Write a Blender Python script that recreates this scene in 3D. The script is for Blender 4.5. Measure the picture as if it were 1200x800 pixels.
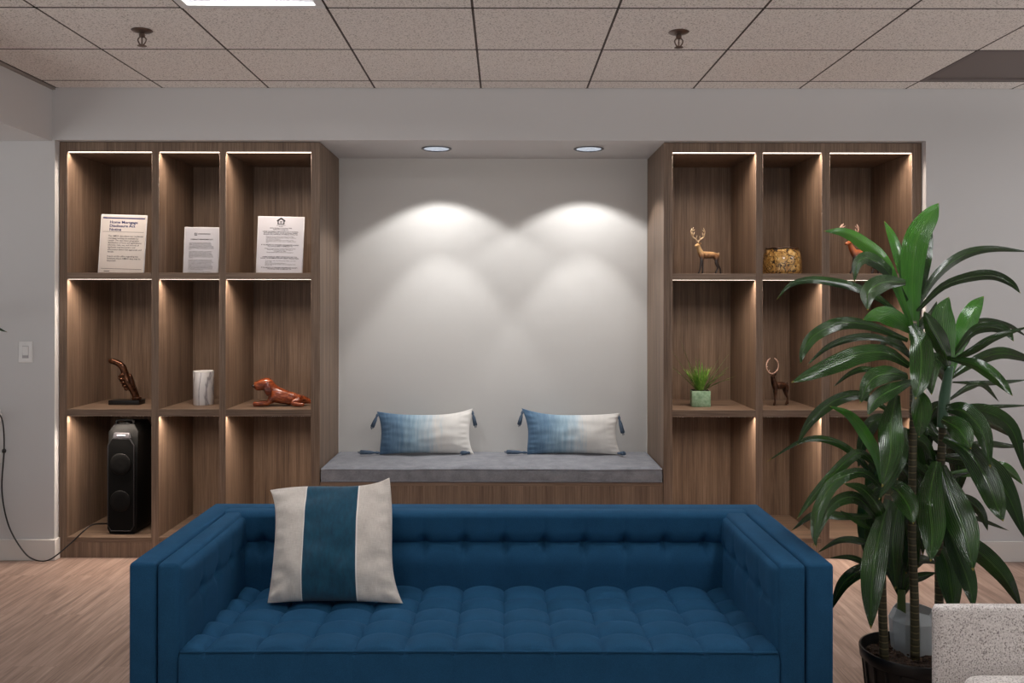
import bpy, bmesh, math, random
from mathutils import Vector, Matrix, noise as mnoise
R = math.radians
PI = math.pi
for o in list(bpy.data.objects):
    bpy.data.objects.remove(o)
SC = bpy.context.scene
C = SC.collection

# ------------------------------------------------------------------ camera, world, light levels
CAMZ = 1.5
F = 1040.0
cam_d = bpy.data.cameras.new('camera')
cam = bpy.data.objects.new('camera', cam_d)
C.objects.link(cam)
cam.location = (0, 0, CAMZ)
cam.rotation_euler = (PI / 2, R(-0.08), 0)
cam_d.sensor_fit = 'HORIZONTAL'
cam_d.sensor_width = 36.0
cam_d.lens = 36.0 * F / 1200.0
cam_d.shift_x = 10.0 / 1200.0
cam_d.shift_y = -45.0 / 1200.0
cam_d.clip_start = 0.02
SC.camera = cam
AMBIENT = 0.11
LOW_FILL = 0.62  # fill level below the horizon, added to brighten ceiling and upper walls
world = bpy.data.worlds.new('room_world')
SC.world = world
world.use_nodes = True
# added ambient fill: dim above the horizon, brighter below to lift the ceiling
_wt = world.node_tree
_bg = _wt.nodes['Background']
_tc = _wt.nodes.new('ShaderNodeTexCoord')
_sp = _wt.nodes.new('ShaderNodeSeparateXYZ')
_rp = _wt.nodes.new('ShaderNodeValToRGB')
_ad = _wt.nodes.new('ShaderNodeMath'); _ad.operation = 'MULTIPLY_ADD'; _ad.inputs[1].default_value = 0.5; _ad.inputs[2].default_value = 0.5
_wt.links.new(_tc.outputs['Generated'], _sp.inputs[0])
_wt.links.new(_sp.outputs[2], _ad.inputs[0])
_wt.links.new(_ad.outputs[0], _rp.inputs['Fac'])
_rp.color_ramp.elements[0].position = 0.44
_rp.color_ramp.elements[0].color = (LOW_FILL, LOW_FILL * .97, LOW_FILL * .94, 1)
_rp.color_ramp.elements[1].position = 0.5
_rp.color_ramp.elements[1].color = (AMBIENT, AMBIENT * .98, AMBIENT * .97, 1)
_wt.links.new(_rp.outputs['Color'], _bg.inputs[0])
_bg.inputs[1].default_value = 1.0
SC.view_settings.view_transform = 'Standard'
SC.view_settings.look = 'None'
SC.view_settings.gamma = 1.0
SC.view_settings.exposure = 1.0
SC.view_settings.use_curve_mapping = False
SC.cycles.use_adaptive_sampling = False
SC.cycles.sampling_pattern = 'TABULATED_SOBOL'
SC.cycles.max_bounces = 8
SC.cycles.diffuse_bounces = 5
SC.cycles.glossy_bounces = 4
SC.cycles.transmission_bounces = 6
SC.cycles.sample_clamp_indirect = 6.0

TROFFER = 20.0       # radiance of the lit troffer lenses
LED_W = 1.5         # power of one shelf strip of half a metre
LED_GLOW = 3.0       # radiance of the visible strip lens
SPOT_NARROW = 15.0
SPOT_WIDE = 13.0

def at(px, py, Y):
    return Vector(((px - 590.0) * Y / F, Y, CAMZ - (py - 355.0) * Y / F))

# ------------------------------------------------------------------ helpers
def tag(o, label=None, cat=None, group=None, kind=None):
    if label: o['label'] = label
    if cat: o['category'] = cat
    if group: o['group'] = group
    if kind: o['kind'] = kind
    return o

def thing(name, label, cat, loc=(0, 0, 0), rz=0.0, group=None):
    o = bpy.data.objects.new(name, None)
    o.empty_display_size = 0.05
    C.objects.link(o)
    o.location = loc
    o.rotation_euler = (0, 0, rz)
    return tag(o, label, cat, group)

def mesh_obj(name, me, mat, parent=None, smooth=40):
    o = bpy.data.objects.new(name, me)
    C.objects.link(o)
    if mat is not None:
        for m in (mat if isinstance(mat, (list, tuple)) else [mat]):
            me.materials.append(m)
    if smooth:
        me.polygons.foreach_set('use_smooth', [True] * len(me.polygons))
        if smooth < 180:
            me.set_sharp_from_angle(angle=R(smooth))
    if parent is not None:
        o.parent = parent
    return o

def obj(name, bm, mat, parent=None, smooth=40):
    bmesh.ops.recalc_face_normals(bm, faces=bm.faces[:])
    me = bpy.data.meshes.new(name)
    bm.to_mesh(me)
    bm.free()
    return mesh_obj(name, me, mat, parent, smooth)

def struct(name, bm, mat, smooth=40):
    o = obj(name, bm, mat, None, smooth)
    o['kind'] = 'structure'
    return o

def NB():
    return bmesh.new()

def merge(bm, tmp, mtx=None):
    if mtx is not None:
        bmesh.ops.transform(tmp, matrix=mtx, verts=tmp.verts[:])
    me = bpy.data.meshes.new('t')
    tmp.to_mesh(me)
    tmp.free()
    bm.from_mesh(me)
    bpy.data.meshes.remove(me)

def box(bm, x0, x1, y0, y1, z0, z1, r=0.0, seg=2, mtx=None):
    t = bmesh.new()
    bmesh.ops.create_cube(t, size=1.0)
    for v in t.verts:
        v.co = Vector((x0 + (v.co.x + .5) * (x1 - x0), y0 + (v.co.y + .5) * (y1 - y0), z0 + (v.co.z + .5) * (z1 - z0)))
    if r > 0:
        bmesh.ops.bevel(t, geom=t.edges[:], offset=r, segments=seg, profile=0.5, affect='EDGES')
    merge(bm, t, mtx)

def prism(bm, pts, axis, a, b, r=0.0, seg=2, mtx=None):
    """polygon pts in the plane normal to axis, extruded from a to b"""
    t = bmesh.new()
    def P(p, w):
        return {'x': (w, p[0], p[1]), 'y': (p[0], w, p[1]), 'z': (p[0], p[1], w)}[axis]
    lo = [t.verts.new(P(p, a)) for p in pts]
    hi = [t.verts.new(P(p, b)) for p in pts]
    n = len(pts)
    t.faces.new(lo)
    t.faces.new(hi[::-1])
    for i in range(n):
        t.faces.new((lo[i], lo[(i + 1) % n], hi[(i + 1) % n], hi[i]))
    bmesh.ops.recalc_face_normals(t, faces=t.faces[:])
    if r > 0:
        bmesh.ops.bevel(t, geom=t.edges[:], offset=r, segments=seg, profile=0.5, affect='EDGES')
    merge(bm, t, mtx)

def lathe(bm, prof, n=32, center=(0, 0, 0), mtx=None, cap=True):
    t = bmesh.new()
    rings = []
    for r, z in prof:
        rings.append([t.verts.new((r * math.cos(2 * PI * k / n), r * math.sin(2 * PI * k / n), z)) for k in range(n)])
    for a, b in zip(rings[:-1], rings[1:]):
        for k in range(n):
            t.faces.new((a[k], a[(k + 1) % n], b[(k + 1) % n], b[k]))
    if cap:
        t.faces.new(rings[0][::-1])
        t.faces.new(rings[-1])
    m = Matrix.Translation(center)
    merge(bm, t, m if mtx is None else mtx @ m)

def catmull(pts, n):
    P = [Vector(p) for p in pts]
    P = [P[0] * 2 - P[1]] + P + [P[-1] * 2 - P[-2]]
    out = []
    k = len(P) - 3
    for i in range(n + 1):
        t = i / n * k
        j = min(int(t), k - 1)
        f = t - j
        a, b, c, d = P[j:j + 4]
        out.append(0.5 * ((2 * b) + (c - a) * f + (2 * a - 5 * b + 4 * c - d) * f * f + (3 * b - a - 3 * c + d) * f ** 3))
    return out

def tube(bm, pts, radii, n=8, steps=None):
    if steps:
        k = len(pts) - 1
        if isinstance(radii, (list, tuple)):
            rr = []
            for i in range(steps + 1):
                t = i / steps * k
                j = min(int(t), k - 1)
                rr.append(radii[j] + (radii[j + 1] - radii[j]) * (t - j))
            radii = rr
        pts = catmull(pts, steps)
    else:
        pts = [Vector(p) for p in pts]
    if not isinstance(radii, (list, tuple)):
        radii = [radii] * len(pts)
    up = Vector((0.13, 0.21, 0.97)).normalized()
    rings = []
    for i, p in enumerate(pts):
        d = (pts[min(i + 1, len(pts) - 1)] - pts[max(i - 1, 0)]).normalized()
        s = d.cross(up)
        if s.length < 1e-3:
            s = d.cross(Vector((1, 0, 0)))
        s.normalize()
        u = s.cross(d).normalized()
        up = u
        rings.append([bm.verts.new(p + radii[i] * (math.cos(2 * PI * k / n) * s + math.sin(2 * PI * k / n) * u)) for k in range(n)])
    for a, b in zip(rings[:-1], rings[1:]):
        for k in range(n):
            bm.faces.new((a[k], a[(k + 1) % n], b[(k + 1) % n], b[k]))
    bm.faces.new(rings[0][::-1])
    bm.faces.new(rings[-1])

def sphere(bm, c, r, sx=1, sy=1, sz=1, u=14, v=10, rot=None):
    t = bmesh.new()
    bmesh.ops.create_uvsphere(t, u_segments=u, v_segments=v, radius=r)
    m = Matrix.Translation(c)
    if rot is not None:
        m = m @ rot
    merge(bm, t, m @ Matrix.Diagonal((sx, sy, sz, 1)))

def grid_mesh(name, nu, nv, fn, mat, parent=None, uv=True, smooth=180, closed=False):
    """fn(u,v) with u,v in 0..1 -> position"""
    vs, fs, uvs = [], [], []
    for j in range(nv + 1):
        for i in range(nu + 1):
            vs.append(tuple(fn(i / nu, j / nv)))
            uvs.append((i / nu, j / nv))
    for j in range(nv):
        for i in range(nu):
            a = j * (nu + 1) + i
            fs.append((a, a + 1, a + nu + 2, a + nu + 1))
    me = bpy.data.meshes.new(name)
    me.from_pydata(vs, [], fs)
    if uv:
        l = me.uv_layers.new(name='UVMap')
        for p in me.polygons:
            for li in p.loop_indices:
                l.data[li].uv = uvs[me.loops[li].vertex_index]
    return mesh_obj(name, me, mat, parent, smooth)

def skin(name, nodes, edges, mat, parent=None, sub=2, root=0, post=None):
    """one continuous body grown over a skeleton; nodes (x,y,z,r) or (x,y,z,rx,ry)"""
    me = bpy.data.meshes.new(name)
    me.from_pydata([n[:3] for n in nodes], edges, [])
    o = bpy.data.objects.new(name, me)
    C.objects.link(o)
    m = o.modifiers.new('Skin', 'SKIN')
    m.use_smooth_shade = True
    sv = me.skin_vertices[0].data
    for i, n in enumerate(nodes):
        sv[i].radius = (n[3], n[4] if len(n) > 4 else n[3])
        sv[i].use_root = (i == root)
    s = o.modifiers.new('Sub', 'SUBSURF')
    s.levels = sub
    s.render_levels = sub
    bpy.context.view_layer.update()
    dg = bpy.context.evaluated_depsgraph_get()
    nm = bpy.data.meshes.new_from_object(o.evaluated_get(dg))
    nm.name = name
    bpy.data.objects.remove(o)
    bpy.data.meshes.remove(me)
    if post:
        for v in nm.vertices:
            v.co = post(v.co)
    return mesh_obj(name, nm, mat, parent, 180)

def text_mesh(body, size, align='LEFT', spacing=1.0, line=1.0, width=None, bold=0.0):
    cu = bpy.data.curves.new('txt', 'FONT')
    cu.body = body
    cu.size = size
    cu.align_x = align
    cu.align_y = 'TOP'
    cu.space_character = spacing
    cu.space_line = line
    cu.resolution_u = 2
    cu.offset = bold
    if width:
        cu.text_boxes[0].width = width
    o = bpy.data.objects.new('txt', cu)
    C.objects.link(o)
    bpy.context.view_layer.update()
    dg = bpy.context.evaluated_depsgraph_get()
    me = bpy.data.meshes.new_from_object(o.evaluated_get(dg))
    bpy.data.objects.remove(o)
    bpy.data.curves.remove(cu)
    return me

# ------------------------------------------------------------------ materials
def lin(c):
    return tuple(((x / 255.0) / 12.92 if x / 255.0 <= 0.04045 else ((x / 255.0 + 0.055) / 1.055) ** 2.4) for x in c) + (1.0,)

class Mat:
    def __init__(self, name, color=(200, 200, 200), rough=0.6, **kw):
        self.m = bpy.data.materials.new(name)
        self.m.use_nodes = True
        self.t = self.m.node_tree
        self.b = self.t.nodes['Principled BSDF']
        self.b.inputs['Base Color'].default_value = lin(color)
        self.b.inputs['Roughness'].default_value = rough
        for k, v in kw.items():
            self.b.inputs[k.replace('_', ' ')].default_value = v
    def n(self, typ, **kw):
        nd = self.t.nodes.new(typ)
        for k, v in kw.items():
            if hasattr(nd, k):
                setattr(nd, k, v)
            else:
                nd.inputs[k].default_value = v
        return nd
    def l(self, a, b):
        self.t.links.new(a, b)
    def coord(self, kind='Object', scale=(1, 1, 1)):
        tc = self.n('ShaderNodeTexCoord')
        mp = self.n('ShaderNodeMapping')
        mp.inputs['Scale'].default_value = scale
        self.l(tc.outputs[kind], mp.inputs['Vector'])
        return mp.outputs['Vector']
    def noise(self, vec, scale=5, detail=4, rough=0.55, dist=0.0):
        nd = self.n('ShaderNodeTexNoise')
        nd.inputs['Scale'].default_value = scale
        nd.inputs['Detail'].default_value = detail
        nd.inputs['Roughness'].default_value = rough
        nd.inputs['Distortion'].default_value = dist
        self.l(vec, nd.inputs['Vector'])
        return nd.outputs['Fac']
    def ramp(self, fac, stops, interp='LINEAR'):
        nd = self.n('ShaderNodeValToRGB')
        nd.color_ramp.interpolation = interp
        e = nd.color_ramp.elements
        while len(e) < len(stops):
            e.new(0.5)
        for i, (p, c) in enumerate(stops):
            e[i].position = p
            e[i].color = lin(c)
        self.l(fac, nd.inputs['Fac'])
        return nd.outputs['Color']
    def mix(self, fac, a, b, mode='MIX'):
        nd = self.n('ShaderNodeMix')
        nd.data_type = 'RGBA'
        nd.blend_type = mode
        if isinstance(fac, float):
            nd.inputs[0].default_value = fac
        else:
            self.l(fac, nd.inputs[0])
        for s, x in ((6, a), (7, b)):
            if isinstance(x, tuple):
                nd.inputs[s].default_value = x
            else:
                self.l(x, nd.inputs[s])
        return nd.outputs[2]
    def math(self, op, a, b=None):
        nd = self.n('ShaderNodeMath')
        nd.operation = op
        for i, x in enumerate((a, b)):
            if x is None: continue
            if isinstance(x, (int, float)):
                nd.inputs[i].default_value = x
            else:
                self.l(x, nd.inputs[i])
        return nd.outputs[0]
    def color(self, out):
        self.l(out, self.b.inputs['Base Color'])
        return self
    def bump(self, h, strength=0.3, dist=0.002):
        nd = self.n('ShaderNodeBump')
        nd.inputs['Strength'].default_value = strength
        nd.inputs['Distance'].default_value = dist
        self.l(h, nd.inputs['Height'])
        self.l(nd.outputs['Normal'], self.b.inputs['Normal'])
        return self

def emit(name, color, strength):
    m = Mat(name, color, 0.4)
    m.b.inputs['Emission Color'].default_value = lin(color)
    m.b.inputs['Emission Strength'].default_value = strength
    return m.m

def plain(name, color, rough=0.5, **kw):
    return Mat(name, color, rough, **kw).m

def paint(name, color):
    m = Mat(name, color, 0.75)
    c = m.noise(m.coord(), 1.3, 2)
    m.color(m.mix(m.math('MULTIPLY', c, 0.06), lin(color), lin(tuple(x - 12 for x in color))))
    return m.m

def wood(name, stretch):
    m = Mat(name, (120, 96, 78), 0.5)
    big = m.noise(m.coord(scale=tuple(22.0 if s else 0.35 for s in stretch)), 1.0, 3, 0.6, 0.3)
    fine = m.noise(m.coord(scale=tuple(150.0 if s else 3.0 for s in stretch)), 1.0, 5, 0.65)
    wide = m.noise(m.coord(scale=tuple(7.0 if s else 0.15 for s in stretch)), 1.0, 2, 0.5)
    c1 = m.ramp(big, [(0.34, (76, 58, 46)), (0.5, (119, 97, 80)), (0.66, (156, 131, 112))])
    c2 = m.ramp(fine, [(0.38, (47, 34, 27)), (0.5, (116, 94, 77)), (0.64, (165, 140, 121))])
    c3 = m.ramp(wide, [(0.3, (97, 78, 64)), (0.7, (132, 110, 92))])
    c = m.mix(0.40, m.mix(0.58, c1, c2), c3)
    m.color(c)
    m.bump(fine, 0.12, 0.0008)
    return m.m

W_V = wood('walnut_vertical_grain', (1, 1, 0))
W_H = wood('walnut_shelf_grain', (0, 1, 1))
WALL = paint('wall_paint', (202, 201, 202))
NICHE = paint('niche_paint', (208, 206, 203))
TRIM = plain('trim_white', (215, 211, 208), 0.45)
WHITE = plain('white_plastic', (225, 224, 224), 0.4)
METALW = plain('white_enamel', (225, 225, 226), 0.35)
BLACK = plain('black_plastic', (16, 15, 16), 0.35)
DARK = plain('dark_gap', (28, 24, 22), 0.8)
CHROME = plain('chrome', (190, 190, 195), 0.18, Metallic=1.0)
BRONZEM = plain('sprinkler_bronze', (112, 96, 88), 0.3, Metallic=0.7)

def ceiling_mat():
    m = Mat('ceiling_tile', (190, 178, 172), 0.9)
    v = m.coord()
    n1 = m.noise(v, 125, 3, 0.75)
    n2 = m.noise(v, 40, 2, 0.5)
    pit = m.ramp(n1, [(0.38, (0, 0, 0)), (0.46, (255, 255, 255))])
    c = m.mix(pit, lin((140, 131, 126)), lin((242, 237, 233)))
    c = m.mix(0.25, c, m.ramp(n2, [(0.3, (224, 218, 214)), (0.7, (246, 242, 239))]))
    m.color(c)
    m.bump(pit, 0.5, 0.002)
    return m.m
CEIL = ceiling_mat()

def floor_mat():
    m = Mat('oak_plank_floor', (170, 140, 125), 0.45)
    br = m.n('ShaderNodeTexBrick')
    tc = m.n('ShaderNodeTexCoord')
    sep = m.n('ShaderNodeSeparateXYZ')
    m.l(tc.outputs['Object'], sep.inputs[0])
    cmb = m.n('ShaderNodeCombineXYZ')
    m.l(sep.outputs[1], cmb.inputs[0])
    m.l(sep.outputs[0], cmb.inputs[1])
    m.l(cmb.outputs[0], br.inputs['Vector'])
    for k, v in (('Scale', 1.0), ('Brick Width', 1.22), ('Row Height', 0.184), ('Mortar Size', 0.0012), ('Mortar Smooth', 0.1), ('Bias', 0.0)):
        br.inputs[k].default_value = v
    br.inputs['Color1'].default_value = (0.2, 0.2, 0.2, 1)
    br.inputs['Color2'].default_value = (0.8, 0.8, 0.8, 1)
    br.inputs['Mortar'].default_value = (0.5, 0.5, 0.5, 1)
    # each plank's grain is shifted by its own tone
    off = m.n('ShaderNodeVectorMath')
    off.operation = 'MULTIPLY_ADD'
    m.l(br.outputs['Color'], off.inputs[0])
    off.inputs[1].default_value = (9, 23, 5)
    m.l(tc.outputs['Object'], off.inputs[2])
    def mp(s):
        q = m.n('ShaderNodeMapping')
        q.inputs['Scale'].default_value = s
        m.l(off.outputs[0], q.inputs['Vector'])
        return q.outputs['Vector']
    g1 = m.noise(mp((26, 1.3, 1)), 1.0, 5, 0.62, 0.9)
    g2 = m.noise(mp((120, 5.0, 1)), 1.0, 4, 0.6, 0.3)
    c1 = m.ramp(g1, [(0.34, (92, 74, 66)), (0.5, (138, 116, 105)), (0.64, (172, 149, 137))])
    c2 = m.ramp(g2, [(0.34, (90, 72, 63)), (0.54, (146, 123, 111)), (0.70, (186, 163, 150))])
    c = m.mix(0.42, c1, c2)
    c = m.mix(0.16, c, m.ramp(br.outputs['Color'], [(0.2, (140, 114, 102)), (0.8, (184, 158, 145))]))
    seam = m.math('MULTIPLY', br.outputs['Fac'], 0.35)
    c = m.mix(seam, c, lin((96, 76, 68)))
    m.color(c)
    m.bump(g2, 0.08, 0.001)
    return m.m
FLOOR = floor_mat()

def fabric(name, base, hi, scale=900, sheen=0.3, rough=0.9, tone=0.5, bump=0.25):
    m = Mat(name, base, rough)
    v = m.coord()
    wv = m.noise(m.coord(scale=(1, 1, 1)), scale, 2, 0.5)
    mo = m.noise(v, 14, 4, 0.6)
    c = m.mix(m.math('MULTIPLY', m.math('ADD', m.math('MULTIPLY', wv, tone), m.math('MULTIPLY', mo, 1 - tone)), 1.0), lin(base), lin(hi))
    m.color(c)
    m.b.inputs['Sheen Weight'].default_value = sheen
    m.b.inputs['Sheen Roughness'].default_value = 0.4
    m.b.inputs['Sheen Tint'].default_value = lin(hi)
    m.b.inputs['Specular IOR Level'].default_value = 0.2
    m.bump(wv, bump, 0.001)
    return m.m
BLUE = fabric('blue_sofa_fabric', (14, 48, 74), (40, 94, 134), 420, 0.25, 0.9, 0.6, 0.5)
GREYV = fabric('grey_velvet', (72, 74, 84), (166, 167, 172), 120, 0.5, 0.85, 0.3)
GREYP = fabric('grey_piping', (100, 102, 110), (150, 152, 160), 300, 0.3)

# ------------------------------------------------------------------ room shell
Y0, YU, YB = 5.17, 5.22, 5.82
CZ = 2.75
OX0, OX1, OZ = -2.615, 2.461, 2.447
XL, XR, YR = -4.6, 4.9, -1.2

b = NB(); box(b, XL - .1, XR + .1, YR - .1, 6.1, -0.1, 0.0); struct('floor', b, FLOOR)
# wall with the opening the shelving is set into
b = NB()
box(b, XL, OX0, Y0, 6.0, 0, CZ + .08)
box(b, OX1, XR, Y0, 6.0, 0, CZ + .08)
box(b, OX0, OX1, Y0, 6.0, OZ, CZ + .08)
struct('wall_back', b, WALL, 0)
b = NB(); box(b, -1.079, 0.942, YB, 6.0, 0, OZ); struct('wall_niche', b, NICHE, 0)
b = NB(); box(b, XL, -2.63, YR, Y0, 2.44, CZ + .08); struct('wall_bulkhead', b, WALL, 0)
# baseboards
b = NB()
box(b, XL, OX0 + .012, Y0 - .014, Y0, 0, 0.122, .002, 1)
box(b, OX0, OX0 + .012, Y0 - .0, YU - .004, 0, 0.122, .002, 1)
struct('baseboard_left', b, TRIM)
b = NB(); box(b, OX1 + .005, XR, Y0 - .014, Y0, 0, 0.118, .002, 1); struct('baseboard_right', b, TRIM)

# suspended ceiling: tiles over a narrow dark grid
T = 0.618
GX0 = -0.133
YL = [5.0 - T * k for k in range(13)]
XLn = [GX0 + T * k for k in range(-5, 10)]
lit = {(-2, 2), (2, 3), (-2, 6), (2, 6), (6, 2)}
panel_cell = (4, 0)
b = NB()
gap = 0.0045
for k in range(-5, 9):
    xa, xb = GX0 + T * k, GX0 + T * (k + 1)
    xa, xb = max(xa, -2.63), min(xb, XR)
    if xb - xa < .03: continue
    for j in range(-1, 12):
        ya, yb = (5.0, Y0) if j < 0 else (5.0 - T * (j + 1), 5.0 - T * j)
        if (k, j) in lit or (k, j) == panel_cell: continue
        if ya < YR: continue
        box(b, xa + gap, xb - gap, ya + gap * 1.6, yb - gap * 1.6, CZ, CZ + .015, .0015, 1)
struct('ceiling', b, CEIL, 0)
b = NB(); box(b, XL, XR, YR, Y0, CZ + .06, CZ + .12)
for x in XLn: box(b, x - .012, x + .012, YR, Y0, CZ + .0006, CZ + .03)
for y in YL: box(b, -2.63, XR, y - .012, y + .012, CZ + .0006, CZ + .03)
struct('trim_1', b, plain('ceiling_grid', (74, 64, 59), 0.8), 0)
b = NB()
box(b, -2.63, -2.612, YR, Y0, CZ - .012, CZ + .004)
struct('trim_2', b, plain('ceiling_angle', (150, 141, 135), 0.6), 0)

# ------------------------------------------------------------------ ceiling fixtures
LENS = emit('troffer_lens', (255, 255, 255), TROFFER)
def troffer(k, j, label):
    xa, xb = GX0 + T * k, GX0 + T * (k + 1)
    ya, yb = 5.0 - T * (j + 1), 5.0 - T * j
    cx, cy = (xa + xb) / 2, (ya + yb) / 2
    t = thing('ceiling_light', label, 'ceiling light', (cx, cy, CZ), 0, 'square ceiling troffers')
    h = T / 2 - .004
    w = .035
    b = NB()
    for s in (-1, 1):
        box(b, -h, h, s * (h - w / 2) - w / 2, s * (h - w / 2) + w / 2, -.004, .02, .002, 1)
        box(b, s * (h - w / 2) - w / 2, s * (h - w / 2) + w / 2, -h + w, h - w, -.004, .02, .002, 1)
    obj('frame', b, METALW, t)
    # sloping reflector up to the lens
    b = NB()
    i0, i1 = h - w, h - w - .11
    vs0 = [b.verts.new((sx * i0, sy * i0, 0.012)) for sx, sy in ((-1, -1), (1, -1), (1, 1), (-1, 1))]
    vs1 = [b.verts.new((sx * i1, sy * i1, 0.055)) for sx, sy in ((-1, -1), (1, -1), (1, 1), (-1, 1))]
    for q in range(4):
        b.faces.new((vs0[q], vs0[(q + 1) % 4], vs1[(q + 1) % 4], vs1[q]))
    obj('reflector', b, plain('troffer_reflector', (238, 240, 246), 0.4), t, 0)
    b = NB(); box(b, -i1, i1, -i1, i1, .045, .055, .004, 1)
    obj('lens', b, LENS, t)
troffer(-2, 2, 'bright square ceiling light lit above the blue sofa')
troffer(2, 3, 'unseen added square ceiling light overhead between the sofa and the tall plant')  # this and the next three are added out of view to light the room
troffer(-2, 6, 'unseen added square ceiling light overhead in front of the blue sofa')
troffer(2, 6, 'unseen added square ceiling light overhead in front of the speckled armchair')
troffer(6, 2, 'unseen added square ceiling light beside the plain wall past the tall plant')

k, j = panel_cell
xa, ya = GX0 + T * k, 5.0 - T * (j + 1)
t = thing('ceiling_panel', 'dark grey blank ceiling panel set among the speckled tiles', 'ceiling panel', (xa + T / 2, ya + T / 2, CZ))
b = NB(); box(b, -T / 2 + .03, T / 2 - .03, -T / 2 + .03, T / 2 - .03, .012, .022, .002, 1)
obj('panel', b, plain('panel_grey', (118, 108, 106), 0.6), t)
b = NB()
for s in (-1, 1):
    box(b, -T / 2 + .004, T / 2 - .004, s * (T / 2 - .018) - .014, s * (T / 2 - .018) + .014, 0, .02)
    box(b, s * (T / 2 - .018) - .014, s * (T / 2 - .018) + .014, -T / 2 + .032, T / 2 - .032, 0, .02)
obj('frame', b, plain('panel_frame_grey', (112, 102, 100), 0.6), t)

def sprinkler(x, y, label):
    t = thing('fire_sprinkler', label, 'sprinkler', (x, y, CZ), 0, 'ceiling sprinklers')
    b = NB(); lathe(b, [(.012, 0), (.046, 0), (.048, -.002), (.04, -.007), (.024, -.011), (.012, -.012)], 28)
    obj('escutcheon', b, BRONZEM, t)
    b = NB()
    lathe(b, [(.011, -.014), (.013, -.02), (.013, -.03), (.008, -.034)], 14)
    for s in (-1, 1):
        tube(b, [(s * .010, 0, -.03), (s * .019, 0, -.043), (s * .013, 0, -.06), (s * .002, 0, -.07)], .0032, 6, 10)
    tube(b, [(0, 0, -.03), (0, 0, -.066)], .0035, 6)
    obj('frame_arms', b, BRONZEM, t)
    b = NB(); lathe(b, [(.003, -.066), (.02, -.071), (.021, -.073), (.003, -.075)], 20)
    obj('deflector', b, BRONZEM, t)
p = at(166, 36, 1.25 * F / (355 - 36)); sprinkler(p.x, p.y, 'bronze ceiling sprinkler nearer the lit ceiling light')
p = at(795, 37, 1.25 * F / (355 - 37)); sprinkler(p.x, p.y, 'bronze ceiling sprinkler on the dark panel side of the room')

def downlight(x, y, label):
    t = thing('recessed_downlight', label, 'downlight', (x, y, OZ), 0, 'recessed downlights above the bench')
    b = NB(); lathe(b, [(.076, -.001), (.092, -.001), (.093, -.004), (.088, -.007), (.078, -.005), (.076, -.001)], 40, cap=False)
    obj('trim_ring', b, plain('ring_steel', (120, 122, 128), 0.25, Metallic=0.9), t)
    b = NB(); lathe(b, [(.077, -.003), (.066, -.0025), (.05, -.002), (.001, -.0015)], 32, cap=False)
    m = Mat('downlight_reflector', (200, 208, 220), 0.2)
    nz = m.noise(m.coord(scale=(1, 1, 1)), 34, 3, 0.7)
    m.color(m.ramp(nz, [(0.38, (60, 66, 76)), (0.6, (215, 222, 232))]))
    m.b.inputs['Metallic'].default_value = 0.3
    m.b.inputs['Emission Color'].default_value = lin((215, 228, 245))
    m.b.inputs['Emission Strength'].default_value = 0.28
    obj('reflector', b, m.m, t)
    for nm, size, blend, pw in (('narrow_beam', 66, 0.35, SPOT_NARROW), ('wide_beam', 112, 0.25, SPOT_WIDE)):
        l = bpy.data.lights.new(nm, 'SPOT')
        l.energy = pw
        l.spot_size = R(size)
        l.spot_blend = blend
        l.shadow_soft_size = 0.018
        l.color = (1.0, 0.985, 0.965)
        o = bpy.data.objects.new(nm, l)
        C.objects.link(o)
        o.parent = t
        o.location = (0, 0, -.012)
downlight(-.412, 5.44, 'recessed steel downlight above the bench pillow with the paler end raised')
downlight(.522, 5.44, 'recessed steel downlight above the bench pillow with the blue end raised')

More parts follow.
